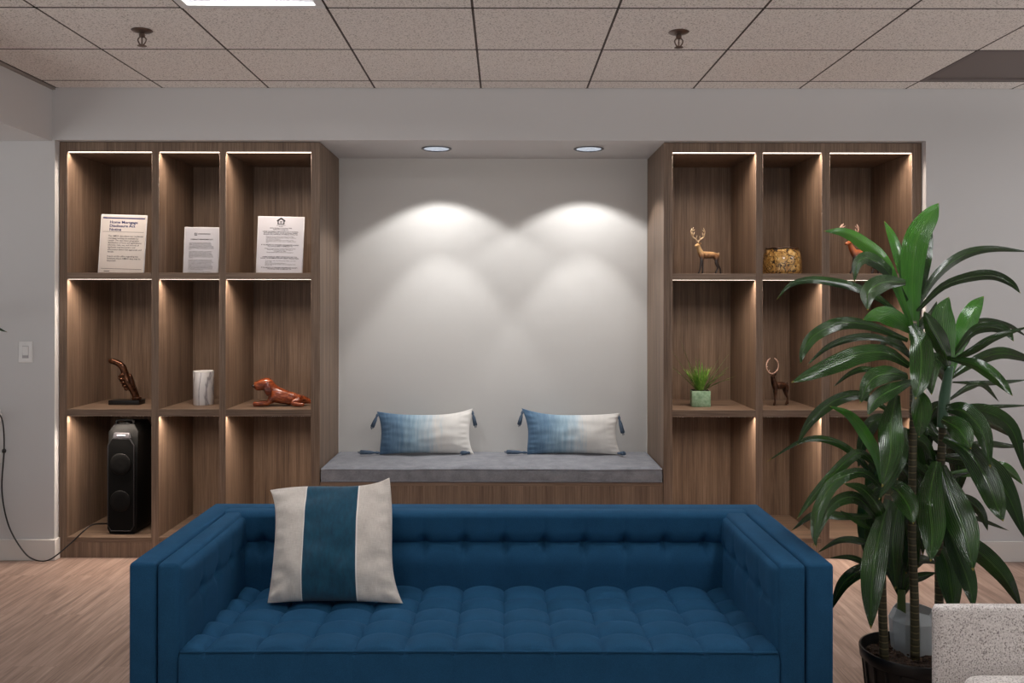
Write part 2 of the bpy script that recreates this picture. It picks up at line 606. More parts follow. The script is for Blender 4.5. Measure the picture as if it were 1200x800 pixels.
# ------------------------------------------------------------------ shelving
Z_TOP, Z_O = 2.444, 2.386
S1T, S1B, S2T, S2B, S3T = 1.676, 1.637, 0.8725, 0.832, 0.1195
STRIP = emit('led_strip_lens', (255, 238, 220), LED_GLOW)
def bookcase(name, label, xs, inner):
    """xs: outer, bay edges..., outer"""
    t = thing(name, label, 'shelving unit', ((xs[0] + xs[-1]) / 2, (YU + YB) / 2, 0))
    ox, oy = t.location.x, t.location.y
    def bx(nm, x0, x1, y0, y1, z0, z1, m, par=t, r=.0012):
        b = NB(); box(b, x0 - ox, x1 - ox, y0 - oy, y1 - oy, z0, z1, r, 1)
        return obj(nm, b, m, par)
    x0, x1 = xs[0], xs[-1]
    yb = YB - .02
    bx('back_panel', x0, x1, yb, YB - .002, 0, Z_TOP, W_V)
    bx('side_panel', x0, xs[1], YU, yb, 0, Z_TOP, W_V)
    bx('side_panel', xs[-2], x1, YU, yb, 0, Z_TOP, W_V)
    bx('top_panel', xs[1], xs[-2], YU, yb, Z_O, Z_TOP, W_V)
    for a, c in ((xs[2], xs[3]), (xs[4], xs[5])):
        bx('divider', a, c, YU, yb, 0, Z_O, W_V)
    bays = [(xs[1], xs[2]), (xs[3], xs[4]), (xs[5], xs[6])]
    for a, c in bays:
        for z0, z1 in ((S1B, S1T), (S2B, S2T)):
            bx('shelf', a, c, YU, yb, z0, z1, W_H)
        bx('bottom_shelf', a, c, YU, yb, .09, S3T, W_H)
        bx('kick_board', a, c, YU + .001, YU + .02, 0, .09, W_V)
        for z in (Z_O, S1B, S2B):
            s = bx('led_strip', a + .002, c - .002, YU + .003, YU + .026, z - .0003, z + .004, STRIP, r=.0004)
            s['label'] = 'glowing warm white light strip'
            L = bpy.data.lights.new('strip_light', 'AREA')
            L.shape = 'RECTANGLE'
            L.size = (c - a) - .012
            L.size_y = .01
            L.energy = LED_W * (c - a) / .5
            L.spread = R(135)
            L.color = (1.0, 0.84, 0.70)
            lo = bpy.data.objects.new('strip_light', L)
            C.objects.link(lo)
            lo.parent = s
            lo.location = ((a + c) / 2 - ox, YU + .014 - oy, z - .0012)
            lo.rotation_euler = (R(8), 0, 0)
    return t
LX = [-2.613, -2.566, -2.070, -2.027, -1.672, -1.633, -1.132, -1.079]
RX = [.942, .994, 1.484, 1.525, 1.8715, 1.919, 2.402, 2.457]
bookcase('bookcase', 'built-in walnut shelving unit holding the framed notices and black speaker', LX, 1)
bookcase('bookcase', 'built-in walnut shelving unit partly hidden behind the tall leafy plant', RX, 0)

# bench between the units
BZ = 0.445
t = thing('built_in_bench', 'walnut panelled bench built in between the two shelving units', 'bench', (-.0685, 5.5, 0))
b = NB(); box(b, -1.0085, 1.0085, YU - 5.5, YU + .02 - 5.5, 0, BZ - .02, .001, 1); obj('front_panel', b, W_V, t)
b = NB(); box(b, -1.0085, 1.0085, YU - 5.5, YB - 5.502, BZ - .02, BZ, .001, 1); obj('bench_top', b, W_H, t)

def bench_cushion():
    t = thing('seat_cushion', 'long grey velvet cushion with piped edges lying on the walnut bench', 'cushion', (-.0685, 5.51, BZ))
    hx, hy, h = 1.0, .295, .088
    def wav(x, y):
        return .006 * mnoise.noise(Vector((x * 2.2, y * 3, 1.7))) + .0025 * mnoise.noise(Vector((x * 9, y * 9, 4.1)))
    # rounded block by superellipse grid
    nu, nv = 120, 40
    def top(u, v):
        x, y = (u - .5) * 2, (v - .5) * 2
        e = min(1, (1 - abs(x)) * hx / .05) ; f = min(1, (1 - abs(y)) * hy / .05)
        z = h - .012 + .012 * (math.sqrt(max(0, 1 - (1 - e) ** 2)) * math.sqrt(max(0, 1 - (1 - f) ** 2)))
        z += .010 * (1 - x ** 4) * (1 - y ** 2)
        return (x * hx, y * hy, z + wav(x * hx, y * hy) * min(e, f) + wav(x * hx, 5) * .8)
    b = NB()
    gv = [[b.verts.new(top(i / nu, j / nv)) for i in range(nu + 1)] for j in range(nv + 1)]
    for j in range(nv):
        for i in range(nu):
            b.faces.new((gv[j][i], gv[j][i + 1], gv[j + 1][i + 1], gv[j + 1][i]))
    ring = [gv[0][i] for i in range(nu)] + [gv[j][nu] for j in range(nv)] + [gv[nv][i] for i in range(nu, 0, -1)] + [gv[j][0] for j in range(nv, 0, -1)]
    prev = ring
    n = len(ring)
    for q in (1, 2, 3, 4):
        cur = []
        for v in ring:
            f = q / 4
            out = 1 + .0035 * math.sin(PI * f)
            cur.append(b.verts.new((v.co.x * out, v.co.y * (1 + .012 * math.sin(PI * f)), v.co.z * (1 - f) + .001 * f)))
        for i in range(n):
            b.faces.new((prev[i], prev[(i + 1) % n], cur[(i + 1) % n], cur[i]))
        prev = cur
    b.faces.new(prev)
    ringco = [v.co.copy() for v in ring]
    obj('cushion_body', b, GREYV, t, 50)
    b = NB()
    pts = [Vector((p.x * 1.0005, p.y * 1.001, p.z + .001)) for p in ringco] + [ringco[0]]
    tube(b, pts, .0045, 6)
    obj('piping', b, GREYP, t, 180)
    b = NB()
    pts = [Vector((p.x * 1.0005, p.y * 1.001, .008)) for p in ringco] + [Vector((ringco[0].x, ringco[0].y, .008))]
    tube(b, pts, .0045, 6)
    obj('piping', b, GREYP, t, 180)
bench_cushion()

# ------------------------------------------------------------------ pillows
def pillow_body(name, W, H, TH, mat, parent, seed=0, pinch=.055, wr=.006, corners=((0, 0), (0, 0), (0, 0), (0, 0)), nu=56, nv=44, shear=0.0):
    """standing pillow: x across, z up from the lower edge, y thickness (front is -y)"""
    def pos(u, v, side):
        ax, az = math.sin(u * PI / 2), math.sin(v * PI / 2)
        x = ax * W / 2 * (1 - pinch * (1 - az * az) * abs(ax) ** 2)
        z = az * H / 2 * (1 - pinch * 1.3 * (1 - ax * ax) * abs(az) ** 2)
        th = TH / 2 * (max(0, 1 - ax ** 2) ** .55) * (max(0, 1 - az ** 2) ** .55)
        e = max(abs(ax), abs(az))
        w = wr * mnoise.noise(Vector((ax * 3.1 + seed, az * 3.3, side * 2.0 + seed))) * (1 - e ** 6)
        # creases running in from the corners and edges
        w += wr * .8 * math.sin(az * 26 + 3 * mnoise.noise(Vector((ax * 2 + seed, az * 2, 3)))) * max(0, abs(ax) - .72) / .28 * (1 - abs(ax) ** 8)
        w += wr * .4 * math.sin(ax * 30 + 2 * seed) * max(0, -az - .7) / .3 * (1 - abs(az) ** 8)
        for (cx, cz), (dx, dz) in zip(((-1, -1), (1, -1), (1, 1), (-1, 1)), corners):
            k = max(0, ax * cx) ** 3 * max(0, az * cz) ** 3
            x += dx * k; z += dz * k
        return Vector((x + shear * z, side * (th + w), z + H / 2))
    b = NB()
    uvl = b.loops.layers.uv.new('UVMap')
    for side in (-1, 1):
        g = [[b.verts.new(pos(i / nu * 2 - 1, j / nv * 2 - 1, side)) for i in range(nu + 1)] for j in range(nv + 1)]
        for j in range(nv):
            for i in range(nu):
                q = [(i, j), (i + 1, j), (i + 1, j + 1), (i, j + 1)]
                f = b.faces.new([g[bq][a] for a, bq in q])
                for lp, (a, bq) in zip(f.loops, q):
                    lp[uvl].uv = ((math.sin((a / nu * 2 - 1) * PI / 2) + 1) / 2, (math.sin((bq / nv * 2 - 1) * PI / 2) + 1) / 2)
    bmesh.ops.remove_doubles(b, verts=b.verts[:], dist=.0004)
    o = obj(name, b, mat, parent, 180)
    return o, pos

def band_mat():
    m = Mat('teal_band_linen', (200, 192, 182), 0.9)
    tc = m.n('ShaderNodeTexCoord')
    sp = m.n('ShaderNodeSeparateXYZ')
    m.l(tc.outputs['UV'], sp.inputs[0])
    v = m.coord('UV', (60, 60, 1))
    th = m.noise(m.coord('UV', (16, 300, 1)), 1.0, 3, 0.6)
    tv = m.noise(m.coord('UV', (300, 16, 1)), 1.0, 3, 0.6)
    linen = m.ramp(m.math('MULTIPLY', m.math('ADD', th, tv), 0.5), [(0.35, (192, 183, 174)), (0.6, (218, 210, 202))])
    teal = m.ramp(m.noise(m.coord('UV', (30, 12, 1)), 1.0, 4, 0.6), [(0.3, (0, 54, 78)), (0.7, (2, 74, 98))])
    edge = m.ramp(sp.outputs[0], [(0.0, (0, 0, 0)), (0.268, (255, 255, 255)), (0.705, (0, 0, 0))], 'CONSTANT')
    c = m.mix(edge, linen, teal)
    pip = m.ramp(sp.outputs[0], [(0.0, (0, 0, 0)), (0.262, (255, 255, 255)), (0.270, (0, 0, 0)), (0.703, (255, 255, 255)), (0.711, (0, 0, 0))], 'CONSTANT')
    c = m.mix(pip, c, lin((226, 224, 218)))
    m.color(c)
    m.b.inputs['Sheen Weight'].default_value = 0.25
    m.bump(m.math('ADD', th, tv), 0.25, 0.0015)
    return m.m

def ombre_mat(name, seed):
    m = Mat(name, (200, 200, 200), 0.9)
    tc = m.n('ShaderNodeTexCoord')
    sp = m.n('ShaderNodeSeparateXYZ')
    m.l(tc.outputs['UV'], sp.inputs[0])
    mp = m.n('ShaderNodeMapping')
    mp.inputs['Scale'].default_value = (26, 1.3, 1)
    mp.inputs['Location'].default_value = (seed, seed, 0)
    m.l(tc.outputs['UV'], mp.inputs['Vector'])
    n1 = m.noise(mp.outputs[0], 1.0, 4, 0.65)
    w = m.noise(m.coord('UV', (150, 90, 1)), 1.0, 2, 0.6)
    f = m.math('ADD', sp.outputs[0], m.math('MULTIPLY', m.math('SUBTRACT', n1, 0.5), 0.42))
    c = m.ramp(f, [(0.05, (62, 96, 126)), (0.22, (98, 130, 156)), (0.42, (152, 178, 194)), (0.56, (192, 204, 210)), (0.66, (218, 215, 210)), (0.92, (230, 226, 220))])
    c = m.mix(m.math('MULTIPLY', w, 0.35), c, m.mix(0.5, c, lin((120, 125, 135))))
    m.color(c)
    m.b.inputs['Sheen Weight'].default_value = 0.2
    m.bump(w, 0.3, 0.0012)
    return m.m
TASSEL = fabric('tassel_yarn', (52, 66, 84), (96, 112, 130), 300, 0.2)

def tassel(parent, a, b_, r=.012):
    a, b_ = Vector(a), Vector(b_)
    bm = NB()
    d = b_ - a
    tube(bm, [a, a + d * .12, a + d * .2, a + d * .28, a + d * .5, b_], [r * .35, r * .7, r * .75, r * .5, r * .95, r * 1.15], 10)
    rnd = random.Random(int(a.x * 1000) + 7)
    for k in range(7):
        an = k * .9
        off = Vector((math.cos(an), math.sin(an) * .6, math.sin(an))) * r * .7
        tube(bm, [a + d * .4 + off * .6, b_ + off + d * rnd.uniform(0, .12)], [r * .28, r * .2], 5)
    obj('tassel', bm, TASSEL, parent, 180)

# throw pillow leaning on the sofa back is placed after the sofa
# ------------------------------------------------------------------ sofa
SX0, SX1, SF, SB = -1.161, 1.026, 2.75, 3.575
STOP = .693
PX0, PX1 = -1.007, .859      # inner faces of the arm cushions
t = thing('sofa', 'deep blue three-seat sofa with button-tufted seat and square arms', 'sofa', ((SX0 + SX1) / 2, (SF + SB) / 2, 0))
sofa = t
ox, oy = t.location.x, t.location.y
sh = .083
b = NB()
U = [(SX0, SF), (SX0 + sh, SF), (SX0 + sh, SB - sh), (SX1 - sh, SB - sh), (SX1 - sh, SF), (SX1, SF), (SX1, SB), (SX0, SB)]
prism(b, [(x - ox, y - oy) for x, y in U], 'z', .13, STOP, .012, 3)
obj('frame', b, BLUE, t, 50)
BTX = [.004 + .1555 * k for k in range(-6, 6)]
RWY = [2.905, 3.035, 3.165, 3.295]

def tuft1(x, centers, half):
    """distance to the nearest crease as 0..1 (1 mid cell)"""
    d = min(abs(x - c) for c in centers)
    return min(1.0, d / half)
def seat_fn(u, v):
    x = PX0 + u * (PX1 - PX0)
    y = 2.752 + v * (3.43 - 2.752)
    su = math.sin(tuft1(x, BTX, .0778) * PI / 2)
    sv = math.sin(tuft1(y, RWY, .065) * PI / 2)
    h = .0145 * (su ** .6 + sv ** .6) + .011 * math.sqrt(su * sv)
    z = .399 + h - .04 * (y - 2.75)
    # roll down to the welt at the front and into the sides
    fe = (y - 2.752) / .05
    if fe < 1:
        z -= .026 * (1 - math.sqrt(max(0, 1 - (1 - fe) ** 2)))
    se = min(x - PX0, PX1 - x) / .035
    if se < 1:
        z -= .02 * (1 - math.sqrt(max(0, 1 - (1 - se) ** 2)))
    z += .004 * (1 - ((x + .074) / .933) ** 2)
    return (x - ox, y - oy, z)
seat = grid_mesh('seat_cushion', 264, 104, seat_fn, BLUE, t)
b = NB(); b.from_mesh(seat.data)
# sides of the seat block: skirt down from the boundary
edges = [e for e in b.edges if e.is_boundary]
r = bmesh.ops.extrude_edge_only(b, edges=edges)
for v in r['geom']:
    if isinstance(v, bmesh.types.BMVert):
        v.co.z = .13
bmesh.ops.recalc_face_normals(b, faces=b.faces[:])
b.to_mesh(seat.data); b.free()
seat.data.polygons.foreach_set('use_smooth', [True] * len(seat.data.polygons))
seat.data.set_sharp_from_angle(angle=R(55))
b = NB()
tube(b, [(PX0 - ox + .006 + (PX1 - PX0 - .012) * k / 40, 2.7515 - oy, .4175 + .0025 * (1 - ((k - 20) / 20) ** 2)) for k in range(41)], .0042, 6)
obj('piping', b, BLUE, seat, 180)
b = NB()
for x in BTX:
    for y in RWY[:3]:
        sphere(b, (x - ox, y - oy, .404 - .04 * (y - 2.75)), .0075, 1, 1, .5, 10, 6)
obj('buttons', b, BLUE, seat, 180)['kind'] = 'stuff'

def back_fn(u, v):
    x = (SX0 + sh + .002) + u * (SX1 - SX0 - 2 * sh - .004)
    if v > .9:
        f = (v - .9) / .1
        return (x - ox, 3.448 + f * (SB - sh - 3.448) - oy, STOP + .002 - .002 * f)
    z = .36 + (STOP - .36 + .002) * (v / .9)
    S = .572
    if z > S:
        g = min(1, (z - S) / (STOP + .002 - S))
        w = .030 * (1 - (1 - min(1, g / .42)) ** 2) ** .5
        if g > .80: w -= .030 * (1 - math.sqrt(max(0, 1 - ((g - .80) / .20) ** 2)))
    else:
        g = min(1, (S - z) / .14)
        w = .044 * (1 - (1 - min(1, g / .6)) ** 2) ** .5
    fall = g
    y = 3.448 - w
    d = min(abs(x - c) for c in BTX)
    y += .026 * math.exp(-(d / .018) ** 2) * math.exp(-(fall * 4.2) ** 2)
    y += .0035 * math.exp(-(d / .007) ** 2) * max(0, 1 - fall)
    return (x - ox, y - oy, z)
back = grid_mesh('back_cushion', 320, 110, back_fn, BLUE, t)
b = NB()
for x in BTX:
    sphere(b, (x - ox, 3.470 - oy, .572), .008, 1, .6, 1, 10, 6)
obj('buttons', b, BLUE, back, 180)['kind'] = 'stuff'

def arm_cushion(side):
    xo = SX0 + sh + .003 if side < 0 else SX1 - sh - .003       # against the shell
    xi = PX0 if side < 0 else PX1
    ya, yb = SF + .002, 3.475
    b = NB()
    box(b, min(xo, xi) - ox, max(xo, xi) - ox, ya - oy, yb - oy, .135, STOP - .003, .014, 3)
    o = obj('arm_cushion', b, BLUE, t, 50)
    # tufted inner panel
    BY = [2.93, 3.085, 3.24, 3.395]
    def fn(u, v):
        y = ya + .012 + u * (yb - ya - .024)
        z = .40 + v * (STOP - .415 - .0)
        e = min(u, 1 - u) / .08
        e2 = (1 - v) / .12
        bul = .02 * math.sqrt(max(0, 1 - (1 - min(1, e)) ** 2)) * math.sqrt(max(0, 1 - (1 - min(1, e2)) ** 2))
        d = min((y - q) ** 2 + ((z - .56)) ** 2 for q in BY) ** .5
        dv = min(abs(y - q) for q in BY)
        bul -= .019 * math.exp(-(d / .022) ** 2) + .004 * math.exp(-(dv / .012) ** 2) * max(0, 1 - abs(z - .56) / .13)
        bul -= .005 * math.exp(-((z - .56) / .01) ** 2) * min(1, max(0, e))
        x = xi + (-side) * (bul - .002)
        return (x - ox, y - oy, z)
    grid_mesh('tufted_panel', 84, 40, fn, BLUE, o)
for s in (-1, 1):
    arm_cushion(s)
b_ = None
LEGM = plain('dark_leg_wood', (46, 32, 26), 0.4)
for sx, sy in ((SX0 + .09, SF + .09), (SX1 - .09, SF + .09), (SX0 + .09, SB - .09), (SX1 - .09, SB - .09)):
    b = NB(); lathe(b, [(.018, 0), (.028, .135)], 16, (sx - ox, sy - oy, 0)); obj('leg', b, LEGM, t)
b = NB(); box(b, PX0 - ox + .005, PX1 - ox - .005, 2.77 - oy, SB - .09 - oy, .132, .2); obj('base_platform', b, BLUE, t)

# throw pillow
P0 = at(385, 700, 3.18)
t = thing('throw_pillow', 'square cream linen pillow with a wide teal band leaning on the blue sofa', 'pillow', (P0.x, P0.y, .424))
t.rotation_euler = (R(-28), R(.6), R(1.5))
pb, _ = pillow_body('pillow_cover', .445, .435, .16, band_mat(), t, 3.3, .03, .013, ((-.004, 0), (.035, .0), (-.018, .028), (-.024, -.024)), shear=-.05)

# bench pillows
def lumbar(px, label, seed, corners, rz, tas):
    p = at(px, 533, 5.60)
    t = thing('lumbar_pillow', label, 'pillow', (p.x, 5.615, .541), 0, 'ombre pillows on the bench')
    t.rotation_euler = (R(-14), 0, R(rz))
    pillow_body('pillow_cover', .60, .262, .13, ombre_mat('ombre_cloth_%d' % seed, seed * 3.7), t, seed * 2.1, .07, .006, corners)
    for a, b_ in tas:
        tassel(t, a, b_)
lumbar(498, 'ombre blue and cream lumbar pillow nearer the notices, its cream corner raised', 1, ((.015, 0), (.01, 0), (.0, .03), (-.012, .012)), 1.5,
       [((-.303, 0, .262), (-.335, -.012, .175)), ((.298, .01, .278), (.318, .012, .185)), ((-.28, -.01, .012), (-.40, -.05, .012)), ((.285, -.02, .01), (.235, -.062, .005))])
lumbar(671, 'ombre blue and cream lumbar pillow nearer the deer shelves, its blue corner raised', 2, ((.015, 0), (.012, .0), (.006, .002), (-.02, .032)), -1.0,
       [((-.312, 0, .28), (-.335, -.012, .19)), ((.298, .01, .255), (.322, -.008, .14)), ((-.28, -.01, .012), (-.41, -.05, .012)), ((.285, -.02, .01), (.32, -.068, .005))])

# ------------------------------------------------------------------ framed notices
PAPER_W = plain('notice_paper_warm', (214, 207, 203), 0.5)
PAPER_C = plain('notice_paper_cool', (208, 208, 216), 0.5)
INK = plain('black_ink', (44, 42, 48), 0.7)
NAVY = plain('navy_ink', (26, 30, 96), 0.7)
ACRYL = plain('acrylic_edge', (224, 224, 228), 0.15, Alpha=1.0)
def notice(label, cx, w, h, paper, texts, rules, rz=0, ry=0, yy=5.40):
    t = thing('framed_notice', label, 'notice', (cx, yy, S1T), rz, 'printed notices on the shelves')
    t.rotation_euler = (R(-4), ry, rz)
    b = NB(); box(b, -w / 2, w / 2, 0, .006, 0, h, .0015, 2); obj('acrylic_holder', b, ACRYL, t)
    b = NB(); box(b, -.04, .04, .006, .09, 0, .003); box(b, -.04, .04, .07, .073, 0, h * .3, .0, 1, Matrix.Translation((0, .0, 0))); obj('stand_foot', b, ACRYL, t)
    b = NB(); box(b, -w / 2 + .006, w / 2 - .006, -.0012, -.0002, .006, h - .006); pp = obj('paper', b, paper, t)
    b = {}
    for body, x, z, size, align, bold, ink, wid in texts:
        me = text_mesh(body, size, align, 1.0, 1.0, wid, bold)
        q = bmesh.new(); q.from_mesh(me); bpy.data.meshes.remove(me)
        xx = x - (wid / 2 if wid and align == 'CENTER' else 0)
        bmesh.ops.transform(q, matrix=Matrix.Translation((xx, -.0017, z)) @ Matrix.Rotation(PI / 2, 4, 'X'), verts=q.verts[:])
        if ink == 'n':
            for vv in q.verts: vv.co.x = x + (vv.co.x - x) * 1.16
        tgt = b.setdefault(ink, NB())
        merge(tgt, q)
    for x0, x1, z0, z1, ink in rules:
        tgt = b.setdefault(ink, NB())
        box(tgt, x0, x1, -.0018, -.0013, z0, z1)
    for ink, q in b.items():
        obj('lettering', q, {'n': NAVY, 'k': INK}[ink], pp, 0)
    return pp

w, h = .284, .362
notice('warm white framed notice headed Home Mortgage Disclosure Act Notice', at(141.5, 300, 5.40).x, w, h, PAPER_W,
       [('Home Mortgage\nDisclosure Act\nNotice', -.086, .325, .0225, 'LEFT', .0006, 'n', None),
        ('The HMDA data about our residential mortgage lending are available for review. The data show geographic distribution of loans and applications; ethnicity, race, sex, and income of applicants and borrowers; and information about loan approvals and denials.\n\nInquire at this office regarding the locations where HMDA data may be inspected.', -.09, .236, .0138, 'LEFT', .0001, 'k', .215)],
       [(-.128, .130, .336, .343, 'n'), (-.126, .126, .2545, .2562, 'k'), (-.124, .124, .028, .0298, 'k'), (-.105, -.07, .012, .0155, 'k')], R(-1), R(1.6))
w, h = .216, .286
cra = ('Under the Federal Community Reinvestment Act (CRA), the Federal Deposit Insurance Corporation (FDIC) evaluates our record of helping to meet the credit needs of this community consistent with safe and sound operations. The FDIC also takes this record into account when deciding on certain applications submitted by us.\n\n'
       'Your involvement is encouraged. You are entitled to certain information about our operations and our performance under the CRA, including, for example, information about our branches, such as their location and services provided at them; the public section of our most recent CRA Performance Evaluation, prepared by the FDIC.\n\n'
       'At least 30 days before the beginning of each quarter, the FDIC publishes a nationwide list of the banks that are scheduled for CRA examination in that quarter. This list is available from the Regional Director. You may send written comments about our performance in helping to meet community credit needs. Your letter, together with any response by us, will be considered by the FDIC in evaluating our CRA performance and may be made public. You may ask to look at any comments received by the Regional Director.\n\n'
       'You may also request from the Regional Director an announcement of our applications covered by the CRA filed with the FDIC.')
pp = notice('smallest framed notice, on a white sheet in the narrow middle bay', at(235, 300, 5.40).x, w, h, PAPER_C,
       [('COMMUNITY REINVESTMENT ACT', 0, .214, .0088, 'CENTER', .0003, 'k', .19),
        (cra, -.076, .192, .0066, 'LEFT', .00005, 'k', .152)],
       [(-.045, -.029, .234, .237, 'k'), (-.045, -.042, .234, .25, 'k'), (-.032, -.029, .234, .25, 'k'), (-.045, -.036, .247, .25, 'k'), (-.039, -.035, .24, .245, 'k'),
        (-.024, .052, .2445, .2462, 'k'), (-.024, .052, .2405, .2418, 'k')], 0, R(.6))
w, h = .285, .352
ehl = notice('large white framed notice with an equal housing house emblem on top', at(327, 300, 5.40).x, w, h, PAPER_C,
       [('EQUAL HOUSING\nLENDER', 0, .300, .0068, 'CENTER', .0001, 'k', .1),
        ('We Do Business in Accordance With\nFederal Fair Lending Laws', 0, .284, .0088, 'CENTER', .0002, 'k', .25),
        ('UNDER THE FEDERAL FAIR HOUSING ACT, IT IS ILLEGAL, ON THE BASIS OF RACE, COLOR, NATIONAL ORIGIN, RELIGION, SEX, HANDICAP, OR FAMILIAL STATUS, TO:', 0, .262, .0086, 'CENTER', .0002, 'k', .235),
        ('Deny a loan for the purpose of purchasing, constructing, improving, repairing or maintaining a dwelling or to deny any loan secured by a dwelling; or\nDiscriminate in fixing the amount, interest rate, duration, application procedures, or other terms or conditions of such a loan.', -.088, .231, .0074, 'LEFT', .00005, 'k', .185),
        ('IF YOU BELIEVE YOU HAVE BEEN DISCRIMINATED AGAINST, YOU SHOULD SEND A COMPLAINT TO:', 0, .180, .0086, 'CENTER', .0002, 'k', .235),
        ('Assistant Secretary for Fair Housing and Equal Opportunity\nDepartment of Housing and Urban Development\nWashington, DC 20410\nFor processing under the Federal Fair Housing Act', 0, .158, .0078, 'CENTER', .00005, 'k', .235),
        ('UNDER THE EQUAL CREDIT OPPORTUNITY ACT, IT IS ILLEGAL TO DISCRIMINATE IN ANY CREDIT TRANSACTION:', 0, .107, .0086, 'CENTER', .0002, 'k', .235),
        ('On the basis of race, color, national origin, religion, sex, marital status, or age;\nBecause income is from public assistance; or\nBecause a right has been exercised under the Consumer Credit Protection Act.', -.088, .083, .0072, 'LEFT', .00005, 'k', .2),
        ('IF YOU BELIEVE YOU HAVE BEEN DISCRIMINATED AGAINST, YOU SHOULD SEND A COMPLAINT TO:', 0, .041, .0082, 'CENTER', .0002, 'k', .235)],
       [], 0, R(1.2))
b = NB()
prism(b, [(-.026, .328), (0, .346), (.026, .328), (.026, .321), (.021, .321), (.021, .303), (.0145, .303), (.0145, .324), (0, .3345), (-.0145, .324), (-.0145, .303), (-.021, .303), (-.021, .321), (-.026, .321)], 'y', -.0018, -.0013)
box(b, -.0145, .0145, -.0018, -.0013, .303, .3075)
box(b, -.0075, .0075, -.0018, -.0013, .318, .322)
box(b, -.0075, .0075, -.0018, -.0013, .311, .315)
obj('house_emblem', b, INK, ehl, 0)

# ------------------------------------------------------------------ shelf ornaments
def glossy(name, a, c, scale=30, rough=0.25, metal=0.0, lo=.35, hi=.65):
    m = Mat(name, a, rough)
    m.color(m.ramp(m.noise(m.coord(), scale, 4, 0.6), [(lo, a), (hi, c)]))
    m.b.inputs['Metallic'].default_value = metal
    return m.m

# bronze hand on a black plinth
HB = glossy('hand_bronze', (40, 22, 16), (104, 66, 44), 70, 0.28, 0.75)
p = at(149, 473.5, 5.484)
t = thing('hand_sculpture', 'bronze hand sculpture with a bent pointing finger on a black plinth', 'sculpture', (p.x, 5.484, S2T))
b = NB(); box(b, -.094, .094, -.05, .05, 0, .028, .003, 2); obj('plinth', b, BLACK, t)
# x to the right in the photo, hand leans from the plinth towards the wall side
nodes = [(.060, 0, .030, .030, .024), (.052, 0, .060, .026, .021), (.030, 0, .105, .040, .024), (.006, 0, .150, .043, .024), (-.008, -.004, .176, .030, .022),
         # index finger: up, then bent over
         (-.012, -.010, .200, .023), (-.018, -.012, .228, .023), (-.042, -.012, .252, .022), (-.078, -.012, .266, .020), (-.112, -.012, .270, .018)]
edges = [(i, i + 1) for i in range(9)]
hand = skin('hand_bronze', nodes, edges, HB, t, 2)
for q, (zz, ln) in enumerate(((.170, .030), (.148, .033), (.126, .032), (.108, .027))):
    bx = -.022 + q * .012
    skin('finger', [(bx + .030, -.018, zz + .006, .0125), (bx + .002, -.024, zz + .012, .0125), (bx - .018, -.020, zz - .002, .0115), (bx - .012, -.030, zz - .014, .0095), (bx + .008, -.034, zz - .013, .008)],
         [(0, 1), (1, 2), (2, 3), (3, 4)], HB, hand, 2)
skin('thumb', [(.048, -.018, .095, .014), (.044, -.026, .135, .0135), (.034, -.028, .168, .012), (.026, -.026, .192, .009)], [(0, 1), (1, 2), (2, 3)], HB, hand, 2)
b = NB(); sphere(b, (-.100, -.014, .277), .009, 1.3, .9, .3, 10, 6); obj('fingernail', b, HB, hand, 180)
b = NB(); lathe(b, [(.026, .026), (.030, .032), (.030, .040), (.026, .046)], 20, (.060, 0, 0)); obj('cuff', b, HB, t, 50)

# marble vase
m = Mat('white_marble', (225, 224, 226), 0.3)
v = m.coord(scale=(1.0, 1.0, .35))
wv = m.n('ShaderNodeTexWave'); wv.inputs['Scale'].default_value = 6; wv.inputs['Distortion'].default_value = 9; wv.inputs['Detail'].default_value = 4; wv.inputs['Detail Scale'].default_value = 1.6
m.l(v, wv.inputs['Vector'])
m.color(m.ramp(wv.outputs['Fac'], [(0.0, (160, 158, 164)), (0.06, (212, 210, 214)), (0.18, (236, 235, 236))]))
p = at(238, 474, 5.46)
t = thing('marble_vase', 'white veined marble cylinder vase standing in the middle bay', 'vase', (p.x, 5.47, S2T))
b = NB(); lathe(b, [(.0, 0), (.058, 0), (.061, .004), (.0625, .20), (.062, .206), (.058, .206), (.056, .198), (.055, .02), (0, .02)], 40, cap=False); obj('vessel', b, m.m, t)
b = NB(); lathe(b, [(.0555, .198), (.0535, .2), (.0535, .206), (.0580, .209), (.0625, .207), (.0628, .202), (.0615, .198)], 40, cap=False); obj('rim', b, WHITE, t)

